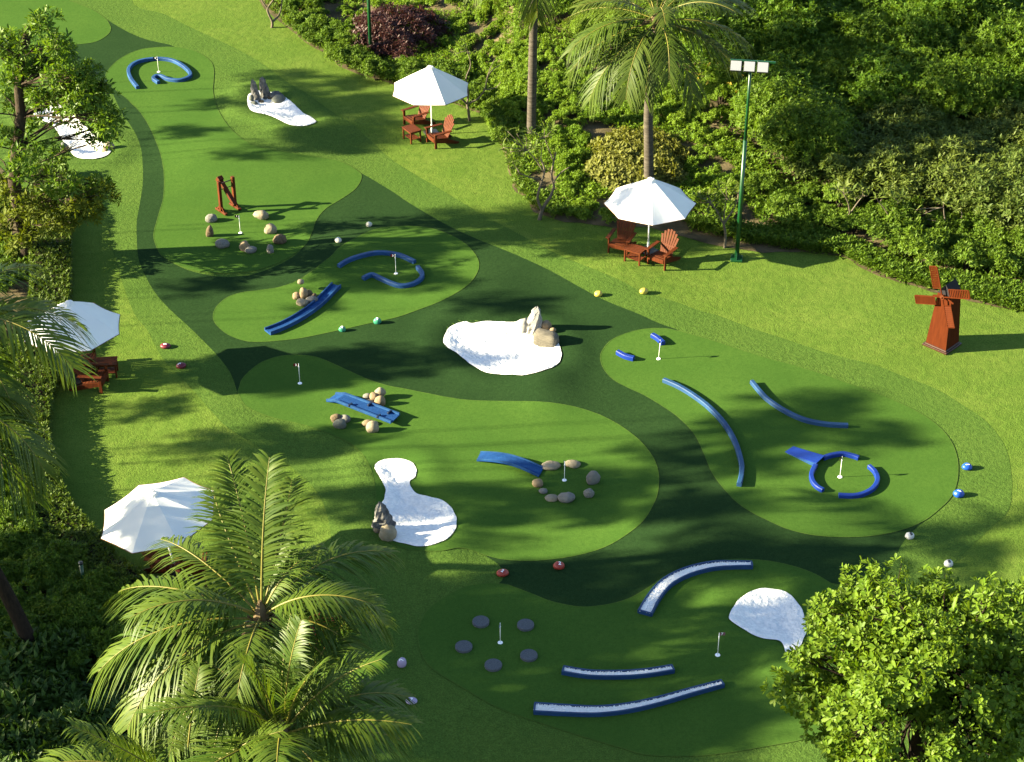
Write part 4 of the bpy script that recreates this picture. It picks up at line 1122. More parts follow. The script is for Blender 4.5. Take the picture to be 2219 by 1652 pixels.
def plantout(kind, P, n, mind, smin, smax, label, group, sz=(.85,1.15), sink=0.0):
    for u, v in scatter(P, n, mind, rr):
        kind.put(G(u, v, -sink), rr.uniform(smin, smax), label, group, rr, rr.uniform(*sz))

# shrubs lining the lawn edge at the top
plantout(MID, [(575,-20),(700,-20),(720,60),(800,130),(870,160),(900,196),(850,186),(770,163),(722,134),(645,82)], 34, 25, .5, .8, 'leafy shrub in the row lining the top lawn edge', 'shrub row along the top lawn edge')
plantout(SMALL, [(690,-20),(1080,-30),(1100,60),(1060,140),(960,120),(760,110),(720,70)], 74, 25, .6, .85, 'small rounded shrub growing round the purple bush', 'rounded shrubs round the purple bush')
plantout(SMALL, [(860,150),(1060,130),(1150,60),(1150,230),(1080,290),(1010,200)], 70, 22, .6, .85, 'small rounded shrub on the sunny slope behind the farthest parasol', 'rounded shrubs behind the farthest parasol')
plantout(MID, [(870,175),(1000,205),(1070,270),(1095,330),(1120,330),(1090,240),(1000,180),(880,150)], 16, 34, .5, .8, 'leafy shrub at the lawn edge behind the farthest parasol', 'edge shrubs behind the farthest parasol')
plantout(TALL, [(1060,-40),(1540,-40),(1560,110),(1500,150),(1320,140),(1220,90),(1090,20)], 34, 48, .5, .8, 'tall light green shrub behind the standing palms', 'tall shrubs behind the standing palms')
plantout(SMALL, [(1100,110),(1250,110),(1340,190),(1270,290),(1245,420),(1320,482),(1240,474),(1215,400),(1200,290),(1090,260)], 80, 24, .55, .85, 'low dark shrub on the bank beside the bent frangipani', 'low shrubs on the bank')
plantout(SMALL, [(1480,200),(1600,200),(1640,420),(1560,500),(1490,480),(1500,330)], 40, 26, .5, .85, 'small shrub on bare soil right of the golden bush', 'small shrubs on bare soil')
plantout(SMALL, [(1270,200),(1480,190),(1490,270),(1400,275),(1280,270)], 30, 25, .6, .95, 'small shrub uphill behind the golden bush', 'small shrubs behind the golden bush')
plantout(MID, [(1520,120),(1640,130),(1680,330),(1620,290),(1540,200)], 12, 44, .7, 1.0, 'leafy shrub at the foot of the hill trees', 'shrubs at the foot of the hill trees')
# trees of the hill mass
hillP = [(1560,140),(1700,330),(1760,420),(1900,440),(2260,480),(2300,-40),(1800,-140),(1500,-120),(1480,40)]
for u, v in scatter(hillP, 70, 66, rr):
    k = HILL if not (v > 250 and u > 1780) else GREY
    if k is HILL: k.put(G(u, v+30, -.3), rr.uniform(.7, 1.15), 'dense green tree in the mass covering the right hill', 'trees massed on the right hill', rr, rr.uniform(.8, 1.1))
    else: k.put(G(u, v+30, -.3), rr.uniform(.65, 1.0), 'grey green large leaved tree low on the right hill', 'grey green trees low on the right hill', rr, rr.uniform(.75, 1.0))
plantout(MID, [(1640,400),(1760,440),(1900,470),(2260,520),(2260,600),(2000,590),(1850,520),(1660,500)], 34, 46, .6, 1.05, 'loose shrub under the trees above the low border', 'shrubs under the hill trees')
BORDER = [(1480,480),(1640,505),(1760,508),(1860,540),(1960,590),(2260,640),(2260,690),(2100,652),(1940,610),(1870,583),(1825,557),(1740,547),(1630,532),(1500,502)]

# purple bush and golden bush: single mounded things
def mound_bush(name, u, v, rx, ry, h, mat, label, seed, n=2600, L=.15, W=.055):
    rng = np.random.default_rng(seed); g = G(u, v)
    d = rand_dir(n, rng, .0); s = 1+.10*np.sin(d[:, 0]*9+d[:, 1]*7)+.07*rng.normal(0, 1, n)*.5
    P = d*np.array([rx, ry, h])*(s*(.86+.16*rng.random(n)))[:, None]
    A = d+np.array([0,0,.5])+rng.normal(0, .3, d.shape)
    V, F = rosettes(P, A, rng, 6, L, W, 1.0)
    r = empty(name, g, 0, label, 'bush')
    ob('foliage', mesh_np('foliage', V, F), LF[mat], r); ob('stem', stems_mesh('stem', seed, rx*.7, h*.8, 9, .03), M['bark_dark'], r)
mound_bush('purple_bush', 862, 88, 1.95, 1.7, 1.15, 'purple', 'dark purple leaved bush clipped to a dome', 71, 2600, .15, .05)
mound_bush('golden_bush', 1384, 352, 1.7, 2.1, .62, 'gold', 'golden leaved bush clipped to a low dome behind the palm trunk', 72, 2300, .17, .075)

# yellow blossoms are part of a flowering shrub
def flower_shrub(u, v, sc, label, seed):
    r = TALL.put(G(u, v), sc, label, 'yellow flowering shrubs', rr)
    rng = np.random.default_rng(seed); n = 14
    d = rand_dir(n, rng, .1); P = d*np.array([1.25,1.25,1.2])+np.array([0,0,1.25])
    V, F = rosettes(P, d+np.array([0,0,.5]), rng, 6, .13, .08, 1.1)
    ob('blossom', mesh_np('blossom', V, F), LF['flower'], r)
flower_shrub(1560,235,.7,'tall shrub with yellow blossoms left of the floodlight pole',5)
flower_shrub(1690,335,.75,'tall shrub with yellow blossoms right of the floodlight pole',6)

# leaf carpet
def carpet(P, n, L, W, seed, up=.06, name='ground_cover', mat='shrub', lab=None, gap=-.22):
    rng = np.random.default_rng(seed); r2 = random.Random(seed); pts = []
    us = [p[0] for p in P]; vs = [p[1] for p in P]
    while len(pts) < n:
        u, v = r2.uniform(min(us), max(us)), r2.uniform(min(vs), max(vs))
        if inpoly(u, v, P):
            p = flat(u, v, 1.0)
            if noise.noise(Vector((p.x*.5, p.y*.4, seed))) > gap: pts.append((u, v))
    A = np.array([tuple(flat(u, v)) for u, v in pts])
    for _ in range(6):   # onto the bank
        Z = terrain(A[:, 0], A[:, 1]); A = np.array([tuple(flat(u, v, z)) for (u, v), z in zip(pts, Z)])
    A[:, 2] = terrain(A[:, 0], A[:, 1])+.03+rng.random(n)*up
    V, F = rosettes(A, np.array([[0,0,1.]])+rng.normal(0, .35, (n, 3)), rng, 5, L, W, 1.0)
    o = ob(name, mesh_np(name, V, F), LF[mat]); tag(o, lab, 'ground cover', None, 'stuff')
carpet([(610,-40),(1500,-60),(1560,120),(1480,270),(1640,330),(1700,420),(1640,480),(1500,480),(1320,486),(1200,470),(1120,390),(1090,310),(1000,210),(880,186),(740,130),(660,70)], 20000, .12, .045, 3, .14, mat='bright', lab='low leafy ground cover between the shrubs of the bank')
carpet([(1500,-60),(2300,-60),(2300,660),(2100,640),(1900,590),(1740,530),(1640,500),(1560,300)], 7000, .16, .06, 4, .15, mat='hill', lab='low leafy growth under the trees of the right hill')

carpet(BORDER, 6500, .13, .05, 8, .34, name='border_plants', mat='shrub', lab='low leafy border planting along the right lawn edge', gap=-1)

carpet(BORDER_PX[1:13]+[(u+30, v_-16) for u, v_ in BORDER_PX[1:13]][::-1], 3200, .13, .048, 9, .22, name='border_plants', lab='low leafy fringe along the bank edge of the lawn', gap=-.5)

# ------------------------------------------------------------------ branching trees
def limb(bm, p, q, r0, r1, bend, rr, n=6):
    p, q = Vector(p), Vector(q); L = (q-p).length
    off = Vector((rr.uniform(-1, 1), rr.uniform(-1, 1), rr.uniform(.2, 1)*1.0))*bend*L
    pts = []; rs = []
    for i in range(n+1):
        t = i/n; pts.append(p.lerp(q, t)+off*(4*t*(1-t))*.5+Vector((rr.uniform(-1,1), rr.uniform(-1,1), rr.uniform(-1,1)))*L*.02); rs.append(r0+(r1-r0)*t)
    pts[0] = p; pts[-1] = q
    add_tube(bm, pts, rs, 7 if r0 > .05 else 5); return pts

def clump_tree(name, base, trunk, trunk_r, clumps, mat, bark, label, cat, seed, whorls=26, m=7, L=.2, W=.07, cr=.5, group=None, twigs=5, spread=1.0, squash=.8, mat2=None, split=None, limb_r=.05, shape=None):
    """trunk: list of world points; clumps: world centres; each clump is a ball of leaf whorls on twigs"""
    rng = np.random.default_rng(seed); rr = random.Random(seed)
    r = empty(name, base, 0, label, cat, group); B = Vector(base)
    bm = bmesh.new(); n = len(trunk)
    rads = [trunk_r*(1-.55*i/(n-1)) for i in range(n)]; rads[0] *= 1.25
    add_tube(bm, [Vector(p)-B for p in trunk], rads, 12)
    ob('trunk', bm_mesh('trunk', bm), M[bark], r, True)
    bl = bmesh.new(); parts = [[], []]
    for c in clumps:
        c = Vector(c)-B
        node = min(range(1, n), key=lambda i: ((Vector(trunk[i])-B)-c).length+max(0, (Vector(trunk[i])-B).z-c.z+.4)*2)
        p = Vector(trunk[node])-B; d = (c-p).length
        r0 = min(limb_r*(.5+d*.25), rads[node]*.8)
        pts = limb(bl, p, c, r0, .012, .16, rr)
        k = whorls; q = rand_dir(k, rng, -.75); R = cr*(.75+.5*rr.random())
        P = np.array(tuple(c))+q*(R*(.45+.6*rng.random(k)))[:, None]*np.array([1,1,squash])
        for t in range(twigs):
            e = Vector(P[t % k].tolist()); s = pts[rr.choice((3, 4, 5))]; limb(bl, s, e, .014, .005, .15, rr, 3)
        LL = L if not isinstance(L, tuple) else rr.uniform(*L)
        V, F = rosettes(P, q+np.array([0,0,.55])+rng.normal(0, .25, q.shape), rng, m, LL, W*LL/(.2 if not isinstance(L, tuple) else .175) if isinstance(L, tuple) else W, spread, shape=shape)
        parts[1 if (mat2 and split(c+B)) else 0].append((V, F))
    ob('branches', bm_mesh('branches', bl), M[bark], r, True)
    ob('crown', mesh_np('crown', *join(parts[0])), LF[mat], r)
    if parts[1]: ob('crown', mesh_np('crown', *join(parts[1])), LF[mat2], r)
    return r

# round leafy tree in front, lower right
rr2 = random.Random(5)
YT = 27.6; ctr = at_y(2010,1490,YT)
cl = []
for i in range(205):
    z = rr2.uniform(-.75, 1); a = rr2.random()*6.28; k = math.sqrt(1-z*z); s = rr2.uniform(.78, 1.05) if i < 140 else rr2.uniform(.35, .7)
    s *= 1+.12*math.sin(a*3+1)+.08*math.sin(a*5)
    cl.append(ctr+Vector((k*math.cos(a)*2.6*s, k*math.sin(a)*2.5*s, z*1.95*s)))
for u, v_ in ((2150,1290),(2190,1330),(2205,1400),(2180,1450),(2210,1500),(2165,1380),(2215,1290),(2140,1340),(2200,1560)): cl.append(at_y(u, v_, YT+rr2.uniform(-1, .6)))
gb = Vector((ctr.x, ctr.y+.2, hz(ctr.x, ctr.y)))
clump_tree('broadleaf_tree', gb, [gb-Vector((0,0,.2)), gb+Vector((.1,0,1.2)), gb+Vector((-.05,-.1,2.4)), ctr-Vector((0,0,.4)), ctr+Vector((.2,0,.8))], .2, cl, 'almond', 'bark_dark', 'round crowned tree with bright green leaves in the lower right corner', 'tree', 9, 34, 7, (.11,.165), .08, .38, limb_r=.035, shape=blunt)

# left tree with open crown
B0 = G(62,560); yl = B0.y
tr = [B0-Vector((0,0,.2))]+[at_y(u, v, yl) for u, v in ((54,505),(40,445),(30,390),(36,325),(46,255),(40,190),(48,125),(62,60))]
cp = [(85,50),(55,95),(35,80),(112,92),(135,110),(150,150),(165,175),(185,165),(95,150),(120,170),(70,205),(40,160),(200,205),(215,190),(160,215),(130,190),(185,235),(225,240),(238,262),(150,262),(25,225),(10,180),(60,270),(95,240),
      (20,300),(60,340),(100,330),(40,370),(215,300),(235,300),(130,340),(10,400),(90,380),(165,225),(5,120),(-40,90),(-60,160),(-80,240),(-50,300),(-90,330),(-60,60),(-30,390),(225,280),(75,130)]
cp2 = [(110,410),(150,400),(185,410),(215,400),(230,425),(175,445),(130,450),(90,430),(60,460),(200,460),(110,490),(150,480),(70,505),(30,470),(40,530),(0,500),(190,430),(100,455),(20,430)]
cp = cp+[(u+rr2.uniform(-24,24), v_+rr2.uniform(-22,22)) for u, v_ in cp if v_ < 300][:18]
cl = [at_y(u, v, yl+rr2.uniform(-1.6, 1.4)) for u, v in cp]+[at_y(u, v, yl+rr2.uniform(-1.7, -.3)) for u, v in cp2]
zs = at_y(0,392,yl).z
clump_tree('open_crowned_tree', B0, tr, .24, cl, 'left', 'bark', 'tall tree with open crown and bare inner limbs at the left edge', 'tree', 12, 24, 7, .225, .068, .42, mat2='olive', split=lambda p: p.z < zs+(p.y-yl)*-.3, limb_r=.028, twigs=7)

# frangipani, nearly bare with forked limbs
def frangipani(base_px, paths, tips, label, leafy=1.0, seed=1, r0=.06, group='frangipani trees'):
    B = G(*base_px); y = B.y; r = empty('frangipani', B, 0, label, 'tree', group); bm = bmesh.new(); r3 = random.Random(seed)
    ends = []
    for path, ra, rb in paths:
        W = [at_y(u, v, y+dy) for u, v, dy in path]; W[0] = W[0] if path[0][:2] != base_px else B-Vector((0,0,.1))
        W = catmull(W, 4); k = len(W); add_tube(bm, [p-B for p in W], [ra+(rb-ra)*i/(k-1) for i in range(k)], 7); ends.append(W[-1]-B)
    rng = np.random.default_rng(seed); P = np.array([tuple(at_y(u, v, y+r3.uniform(-.3, .3))-B) for u, v in tips])
    for p in P:
        p = Vector(p.tolist()); e = min(ends, key=lambda q: (q-p).length); limb(bm, e, p, .018, .010, .1, r3, 4)
    ob('trunk', bm_mesh('trunk', bm), M['bark_pale'], r, True)
    if leafy > 0:
        V, F = rosettes(P, np.array([[0,0,1.]])+rng.normal(0, .3, P.shape), rng, max(3, int(9*leafy)), .30, .085, 1.05)
        ob('crown', mesh_np('crown', V, F), LF['grey'], r)
frangipani((1168,476), [([(1168,476,0),(1175,455,0),(1190,430,0)], .07, .055), ([(1175,458,0),(1165,430,-.1),(1172,400,-.1),(1180,370,-.1),(1172,345,-.1)], .05, .025), ([(1190,432,0),(1200,405,.1),(1195,380,.1),(1200,350,.1),(1205,330,.1)], .05, .025),
    ([(1200,395,0),(1215,375,.2),(1235,362,.3)], .03, .015), ([(1175,390,0),(1150,385,-.2),(1125,375,-.3)], .03, .015), ([(1178,372,0),(1160,345,0),(1140,325,0)], .03, .014), ([(1200,350,0),(1190,325,0),(1180,300,0)], .025, .014)],
    [(1095,300),(1105,330),(1090,320),(1120,290),(1135,310),(1150,285),(1165,300),(1180,280),(1190,295),(1130,340),(1145,330),(1110,350),(1175,320),(1160,320),(1195,285),(1120,365),(1100,285),(1140,296)], 'bent frangipani with forked pale limbs and sparse leaves at the bank edge', .8, 3)
frangipani((1018,262), [([(1018,262,0),(1015,240,0),(1012,225,0)], .055, .045), ([(1012,226,0),(1000,215,-.1),(985,200,-.1)], .035, .02), ([(1012,226,0),(1035,215,.1),(1050,195,.1),(1058,165,.1),(1070,150,.1),(1085,140,.1)], .035, .015), ([(1012,226,0),(1015,200,0),(1010,170,0),(1020,140,0),(1012,110,0)], .035, .015), ([(1050,195,0),(1075,190,.2),(1085,178,.2)], .02, .012), ([(1055,170,0),(1062,150,0),(1072,128,0)], .02, .012)],
    [(985,120),(1000,100),(1020,118),(1010,95)], 'bare pale frangipani right behind the farthest parasol', .5, 4)
frangipani((588,60), [([(588,60,0),(590,48,0),(582,30,0),(580,18,0),(592,0,0),(600,-20,0)], .06, .025), ([(590,48,0),(604,34,.1),(610,15,.1),(612,-10,.1)], .05, .02), ([(580,18,0),(570,5,0),(560,-15,0)], .03, .02)],
    [(560,-30),(600,-40),(615,-30)], 'bare forked frangipani at the top edge by the lawn', .3, 5)
frangipani((1570,537), [([(1570,537,0),(1572,510,0),(1568,485,0)], .05, .04), ([(1568,487,0),(1555,460,-.1),(1540,440,-.1)], .03, .015), ([(1568,487,0),(1585,460,.1),(1598,435,.1),(1600,420,.1)], .03, .015), ([(1568,487,0),(1570,455,0),(1575,430,0)], .03, .015)],
    [(1520,440),(1535,425),(1550,430),(1560,410),(1575,405),(1590,415),(1605,405),(1545,455),(1585,440),(1600,440),(1530,460),(1565,440),(1510,425),(1555,470)], 'young leafy frangipani standing left of the floodlight pole', .9, 6)

frangipani((1825,503), [([(1825,503,0),(1832,482,0),(1842,462,0)], .06, .035), ([(1842,463,0),(1838,440,-.1),(1828,420,-.1)], .03, .015), ([(1842,463,0),(1858,440,.1),(1870,425,.1)], .03, .015)],
    [(1815,410),(1830,405),(1845,415),(1870,410),(1880,425),(1855,430)], 'leaning pale trunked frangipani under the hill trees, left of two others', .8, 8)
frangipani((1924,514), [([(1924,514,0),(1922,490,0),(1926,468,0)], .04, .03), ([(1926,468,0),(1915,450,0),(1905,440,0)], .025, .012), ([(1926,468,0),(1940,448,0),(1950,438,0)], .025, .012)],
    [(1900,430),(1915,425),(1935,428),(1955,430),(1945,440)], 'slim frangipani between two pale trunked ones under the hill trees', .9, 9)
frangipani((2037,520), [([(2037,520,0),(2046,500,0),(2050,485,0)], .05, .04), ([(2050,486,0),(2046,465,0),(2045,450,0)], .03, .015), ([(2050,486,0),(2070,488,.1),(2084,470,.1),(2082,450,.1)], .03, .014)],
    [(1985,455),(2000,465),(2010,475),(2045,440),(2085,440)], 'forked grey frangipani nearest the windmill under the hill trees', .6, 10)

# ------------------------------------------------------------------ palms
def frond_mesh(name, az, el, L, droop, seed, n=58, lw=.030, ll=.30, hang=None, sparse=.0):
    rr = random.Random(seed+77); hang = hang if hang is not None else .72+.5*max(0, (math.radians(40)-el))+rr.uniform(-.15,.25)
    rr = random.Random(seed); S = 22; pts = [Vector((0,0,0))]; dirs = []
    e = el; a = az; swirl = rr.uniform(-.45, .45)
    for i in range(S):
        t = i/S; e = el-droop*(t**1.25); a = az+swirl*t
        d = Vector((math.cos(a)*math.cos(e), math.sin(a)*math.cos(e), math.sin(e))); dirs.append(d); pts.append(pts[-1]+d*(L/S))
    dirs.append(dirs[-1])
    bm = bmesh.new(); add_tube(bm, pts, [.021*(1-i/S)**.8+.004 for i in range(S+1)], 5, False)
    nr = len(bm.faces); bm.verts.index_update()
    V = [v.co.copy() for v in bm.verts]; F4 = [[v.index for v in f.verts] for f in bm.faces]; bm.free()
    mi = [1]*len(F4)
    side0 = Vector((-math.sin(az), math.cos(az), 0))
    for i in range(n):
        t = .13+.87*(i+rr.uniform(-.25,.25))/n; t = min(max(t, .1), .995); k = t*S; j = min(int(k), S-1); p = pts[j].lerp(pts[j+1], k-j); d = dirs[j]
        s = d.cross(Vector((0,0,1)))
        s = s.normalized() if s.length > .1 else side0
        up = s.cross(d).normalized()
        prof = min(1, (t-.06)/.22)*(1 if t < .55 else 1-.62*((t-.55)/.45)**1.5)
        ln = L*ll*prof*(.78+.36*rr.random())
        for sg in (-1, 1):
            if rr.random() < sparse: continue
            fw = .46+.75*t+rr.uniform(-.14,.14)
            dr = (s*sg+d*fw+up*(.28+rr.uniform(-.1,.1))).normalized()
            nrm = dr.cross(d*-sg).normalized(); wv = nrm.cross(dr).normalized()
            hg = hang*(.75+.5*rr.random()); w = lw*(.8+.4*rr.random())*L/3.0
            q = []
            for m_, (tt, ww) in enumerate(((0,.55),(.3,1),(.68,.8),(1,.06))):
                x = p+dr*(ln*tt)+Vector((0,0,-1))*(hg*ln*tt*tt*.62)
                q.append((x-wv*w*ww*.5, x+wv*w*ww*.5))
            b = len(V)
            for a_, b_ in q: V += [a_, b_]
            for m_ in range(3): F4.append([b+2*m_, b+2*m_+1, b+2*m_+3, b+2*m_+2]); mi.append(0)
    return mesh_np(name, [tuple(v) for v in V], F4, mi)

def palm(base, crown, label, fronds, seed, group, tr=(.17,.11), L=3.1, lean_mid=None, mat='palm', coco=0, dead=0, ll=.33, lw=.047, nl=52, bark='palm_bark'):
    """fronds: list of (azimuth deg, elevation deg, length factor, droop)"""
    base, crown = Vector(base), Vector(crown); r = empty('palm_tree', base, 0, label, 'palm', group); rr = random.Random(seed)
    mid = lean_mid or (base.lerp(crown, .5)+Vector((0,0,0)))
    P = catmull([base-Vector((0,0,.2)), base.lerp(mid, .5), mid, mid.lerp(crown, .55), crown], 5); k = len(P)
    bm = bmesh.new(); add_tube(bm, [p-base for p in P], [tr[0]+(tr[1]-tr[0])*(i/(k-1))**.7+(.05 if i == 0 else 0) for i in range(k)], 12)
    ob('trunk', bm_mesh('trunk', bm), M[bark], r, True)
    c = crown-base
    for i, (az, el, lf, dr) in enumerate(fronds):
        f = ob('frond', frond_mesh('frond', math.radians(az), math.radians(el), L*lf, dr, seed*100+i, nl, lw, ll, sparse=.07), [LF[mat], M['rachis']], r)
        a = math.radians(az); f.location = c+Vector((math.cos(a)*.09, math.sin(a)*.09, -.25+.5*(el+40)/130))
    bm = bmesh.new()   # fibre sheath at the crown
    add_tube(bm, [c+Vector((0,0,-.35)), c+Vector((0,0,0)), c+Vector((0,0,.35))], [tr[1]*1.1, tr[1]*1.35, .03], 10)
    for i in range(9):
        a = i*2.4; d = Vector((math.cos(a), math.sin(a), .4)); add_tube(bm, [c+Vector((0,0,-.2))+d*.1, c+d*.24+Vector((0,0,-.06))], [.05,.02], 5)
    ob('sheath', bm_mesh('sheath', bm), M['dead'], r)
    for i in range(coco):
        a = i*2.0+seed; bm = bmesh.new(); bmesh.ops.create_icosphere(bm, subdivisions=2, radius=.115, matrix=Matrix.Translation(c+Vector((math.cos(a)*.26, math.sin(a)*.26, -.30-.1*(i % 2)))) @ Matrix.Diagonal((1,1,1.2,1)))
        ob('coconut', bm_mesh('coconut', bm), M['coconut'], r, True)
    for i in range(dead):
        a = i*1.9+seed+1; bm = bmesh.new(); d = Vector((math.cos(a), math.sin(a), -.5)).normalized()
        pts = [c+d*.1, c+d*.35+Vector((0,0,.06)), c+d*.75]; add_tube(bm, pts, [.02,.075,.008], 6); ob('spathe', bm_mesh('spathe', bm), M['dead'], r)
    return r

def spiral(n, seed, e0=82, e1=-28, d0=.55, d1=1.25, az0=0):
    r3 = random.Random(seed); out = []
    for i in range(n):
        t = i/(n-1); out.append((az0+i*137.5+r3.uniform(-12,12), e0+(e1-e0)*t**.9+r3.uniform(-6,6), (.82+.22*min(1, t*2.2))*r3.uniform(.92,1.06), d0+(d1-d0)*min(1, t*1.3)+r3.uniform(-.12,.12)))
    return out

# big palm in front
PG = 'coconut palms in front'
cr1 = at_y(566,1335,26.6)
frA = [(108,64,.98,.55),(84,72,.95,.35),(62,58,.85,.6),(40,36,.95,1.1),(14,22,.85,1.4),(352,14,.72,1.35),(332,2,.74,1.2),(310,-14,.95,1.0),(150,38,.92,1.1),(172,24,1.05,1.15),(188,10,1.12,1.1),(206,2,1.10,1.15),(228,-8,1.05,1.05),(250,-14,1.1,.9),(280,-22,.9,.9),(35,60,.55,1.0),(130,52,.9,.8),(200,42,.85,1.2),(345,44,.8,1.3),(270,30,.7,1.6)]
palm(Vector((cr1.x+.4, cr1.y+.6, 0)), cr1, 'big lit coconut palm in front, its crown over the tilted parasol', frA, 3, PG, L=2.85, coco=3, dead=3)
cr2 = at_y(612,1590,25.0)
palm(Vector((cr2.x+.3, cr2.y+.3, 0)), cr2, 'lower coconut palm cut by the bottom edge, right of the big one', spiral(24, 5, 84, -18, .45, 1.15, 40), 5, PG, L=2.42, dead=2)
cr2 = at_y(400,1715,24.4)
palm(Vector((cr2.x, cr2.y+.3, 0)), cr2, 'coconut palm below the frame edge, only its top fronds showing', spiral(15, 8, 70, -15, .5, 1.1, 75), 8, PG, L=2.7)
# left palms
LG = 'coconut palms at the left edge'
y = G(-60,1000).y; cr3 = at_y(-138,694,y-6)
palm(Vector((cr3.x-.6, cr3.y+.4, 0)), cr3, 'left edge palm whose fronds droop over the left parasol', [(6,18,1.05,1.35),(346,22,1.1,1.25),(322,6,.95,1.4),(35,35,.85,1.2),(300,-10,.8,1.1)]+[(135,30,1,1.0),(200,20,1,1.0),(80,60,.9,.8),(250,10,1,1.0)], 12, LG, L=3.3)
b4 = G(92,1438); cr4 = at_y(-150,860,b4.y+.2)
palm(b4, cr4, 'leaning palm in the shaded left bed, its bare trunk coloured dark as if shaded', [(350,2,1.05,1.35),(328,-8,1.1,1.2),(12,12,.8,1.4),(305,-22,1.0,1.1)]+[(135,30,1,1.0),(200,20,1,1.0),(80,60,.9,.8),(250,10,1,1.0)], 14, LG, L=2.9, tr=(.19,.13), lean_mid=b4.lerp(cr4, .5)+Vector((-.25,0,-.1)), bark='bark_dark')  # darker bark puts the shade on this trunk into its colour
# palms of the bank
HG = 'palms standing on the bank'
b5 = G(1406,420); cr5 = at_y(1424,40,b5.y)
fr5 = [(196,12,1.0,1.0),(182,-12,1.0,.75),(215,-18,1.05,.95),(238,-8,.95,1.25),(262,-20,.85,1.2),(285,5,.8,1.5),(310,-25,.9,1.0),(338,-5,1.0,1.0),(352,8,1.05,1.05),(8,-12,1,.9),(20,25,1,1.0),(45,30,1,.9),(75,25,1,.9),(105,30,1,.9),(135,20,1,.95),(160,15,1,1.0),(270,48,.8,1.3),(205,40,.9,1.1),(330,42,.9,1.1),(90,72,.85,.6),(150,60,.9,.8),(30,62,.9,.8)]
palm(b5, cr5, 'palm with full crown behind the parasol and golden bush', fr5, 21, HG, tr=(.17,.14), L=3.2, mat='palm_far', ll=.30, lean_mid=b5.lerp(cr5, .5)+Vector((-.14,0,0)), dead=1, nl=46)
b6 = G(1151,292); cr6 = at_y(1160,-150,b6.y)
palm(b6, cr6, 'palm with tall bare trunk, its crown above the frame', spiral(18, 23, 75, -35, .6, 1.2), 23, HG, tr=(.17,.13), L=2.9, mat='palm_far')

# ------------------------------------------------------------------ clipped hedge and left bed
def hedge(px, w, h, n, label, seed):
    W = [Vector(p) for p in wpath(px, 6)]; rng = np.random.default_rng(seed); r3 = random.Random(seed)
    cum = [0]
    for a, b in zip(W, W[1:]): cum.append(cum[-1]+(b-a).length)
    P = []; A = []
    for _ in range(n):
        s = r3.random()*cum[-1]; i = max(k for k in range(len(cum)) if cum[k] <= s); i = min(i, len(W)-2)
        t = (s-cum[i])/(cum[i+1]-cum[i]); p = W[i].lerp(W[i+1], t); d = (W[i+1]-W[i]).normalized(); sd = Vector((-d.y, d.x))
        k = r3.random()
        if k < .55: o, z, ax = r3.uniform(-.5,.5)*w, h, (0,0,1)
        elif k < .8: o, z, ax = -.5*w, r3.random()*h, (-sd.x,-sd.y,.4)
        else: o, z, ax = .5*w, r3.random()*h, (sd.x,sd.y,.4)
        b = noise.noise(Vector((p.x*1.1, p.y*1.1, z)))*.10
        q = p+sd*(o*(1+b)); P.append((q.x, q.y, hz(q.x, q.y)+z*(1+b)+r3.uniform(-.06,.03))); A.append(ax)
    P = np.array(P); c = P.mean(0); c[2] = 0
    V, F = rosettes(P-c, np.array(A)+rng.normal(0, .35, P.shape), rng, 6, .10, .042, 1.0)
    r = empty('clipped_hedge', c, 0, label, 'hedge'); ob('foliage', mesh_np('foliage', V, F), LF['hedge'], r)
    bm = bmesh.new()
    for k in range(0, len(W)-1, 2):
        p = W[k]; z0 = hz(p.x, p.y)
        for o in (-.25, .1, .3): add_tube(bm, [Vector((p.x+o-c[0], p.y-c[1], z0-.05)), Vector((p.x+o*1.2-c[0], p.y-c[1]+.1, z0+h*.85))], [.025,.012], 5)
    # dense twig core keeps the hedge opaque
    ring = []
    for k, p in enumerate(W):
        d = (W[min(k+1, len(W)-1)]-W[max(k-1, 0)]).normalized(); sd = Vector((-d.y, d.x)); z0 = hz(p.x, p.y)
        ring.append([bm.verts.new((p.x+sd.x*o-c[0], p.y+sd.y*o-c[1], z0+z)) for o, z in ((-w*.42,0),(-w*.42,h*.88),(w*.42,h*.88),(w*.42,0))])
    for r0, r1 in zip(ring, ring[1:]):
        for k in range(3): bm.faces.new((r0[k], r0[k+1], r1[k+1], r1[k]))
    ob('stem', bm_mesh('stem', bm), M['bark_dark'], r)
hedge([(105,380),(115,470),(112,560),(112,650),(92,750),(76,850),(62,920),(66,1000),(90,1085),(135,1160),(205,1238),(290,1315),(380,1405)], 1.15, .46, 9000, 'long clipped hedge curving along the left lawn edge', 31)
leftP = [(-60,430),(40,430),(50,560),(40,700),(10,850),(0,950),(10,1050),(40,1150),(-60,1150)]
plantout(MID, leftP, 24, 46, .4, .62, 'leafy shrub behind the clipped left hedge', 'shrubs behind the left hedge')
plantout(MID, [(-60,1150),(60,1150),(150,1230),(260,1330),(380,1440),(340,1500),(-60,1420)], 44, 44, .5, .85, 'leafy shrub in the shaded bed at the lower left', 'shrubs in the shaded left bed')
plantout(BED, [(-60,1400),(360,1480),(440,1560),(500,1740),(-60,1760)], 70, 36, .9, 1.35, 'large leaved bedding plant in deep shade at the bottom left', 'bedding plants in the bottom left')
carpet([(-80,1100),(60,1130),(200,1260),(400,1450),(520,1700),(-80,1740)], 3500, .17, .065, 6, .12, lab='low leaves covering the shaded left bed', mat='bedding')
carpet([(-80,410),(80,415),(100,560),(100,660),(60,800),(50,1000),(80,1130),(-80,1130)], 3600, .14, .055, 7, .12, lab='low leaves between the hedge and the left edge')
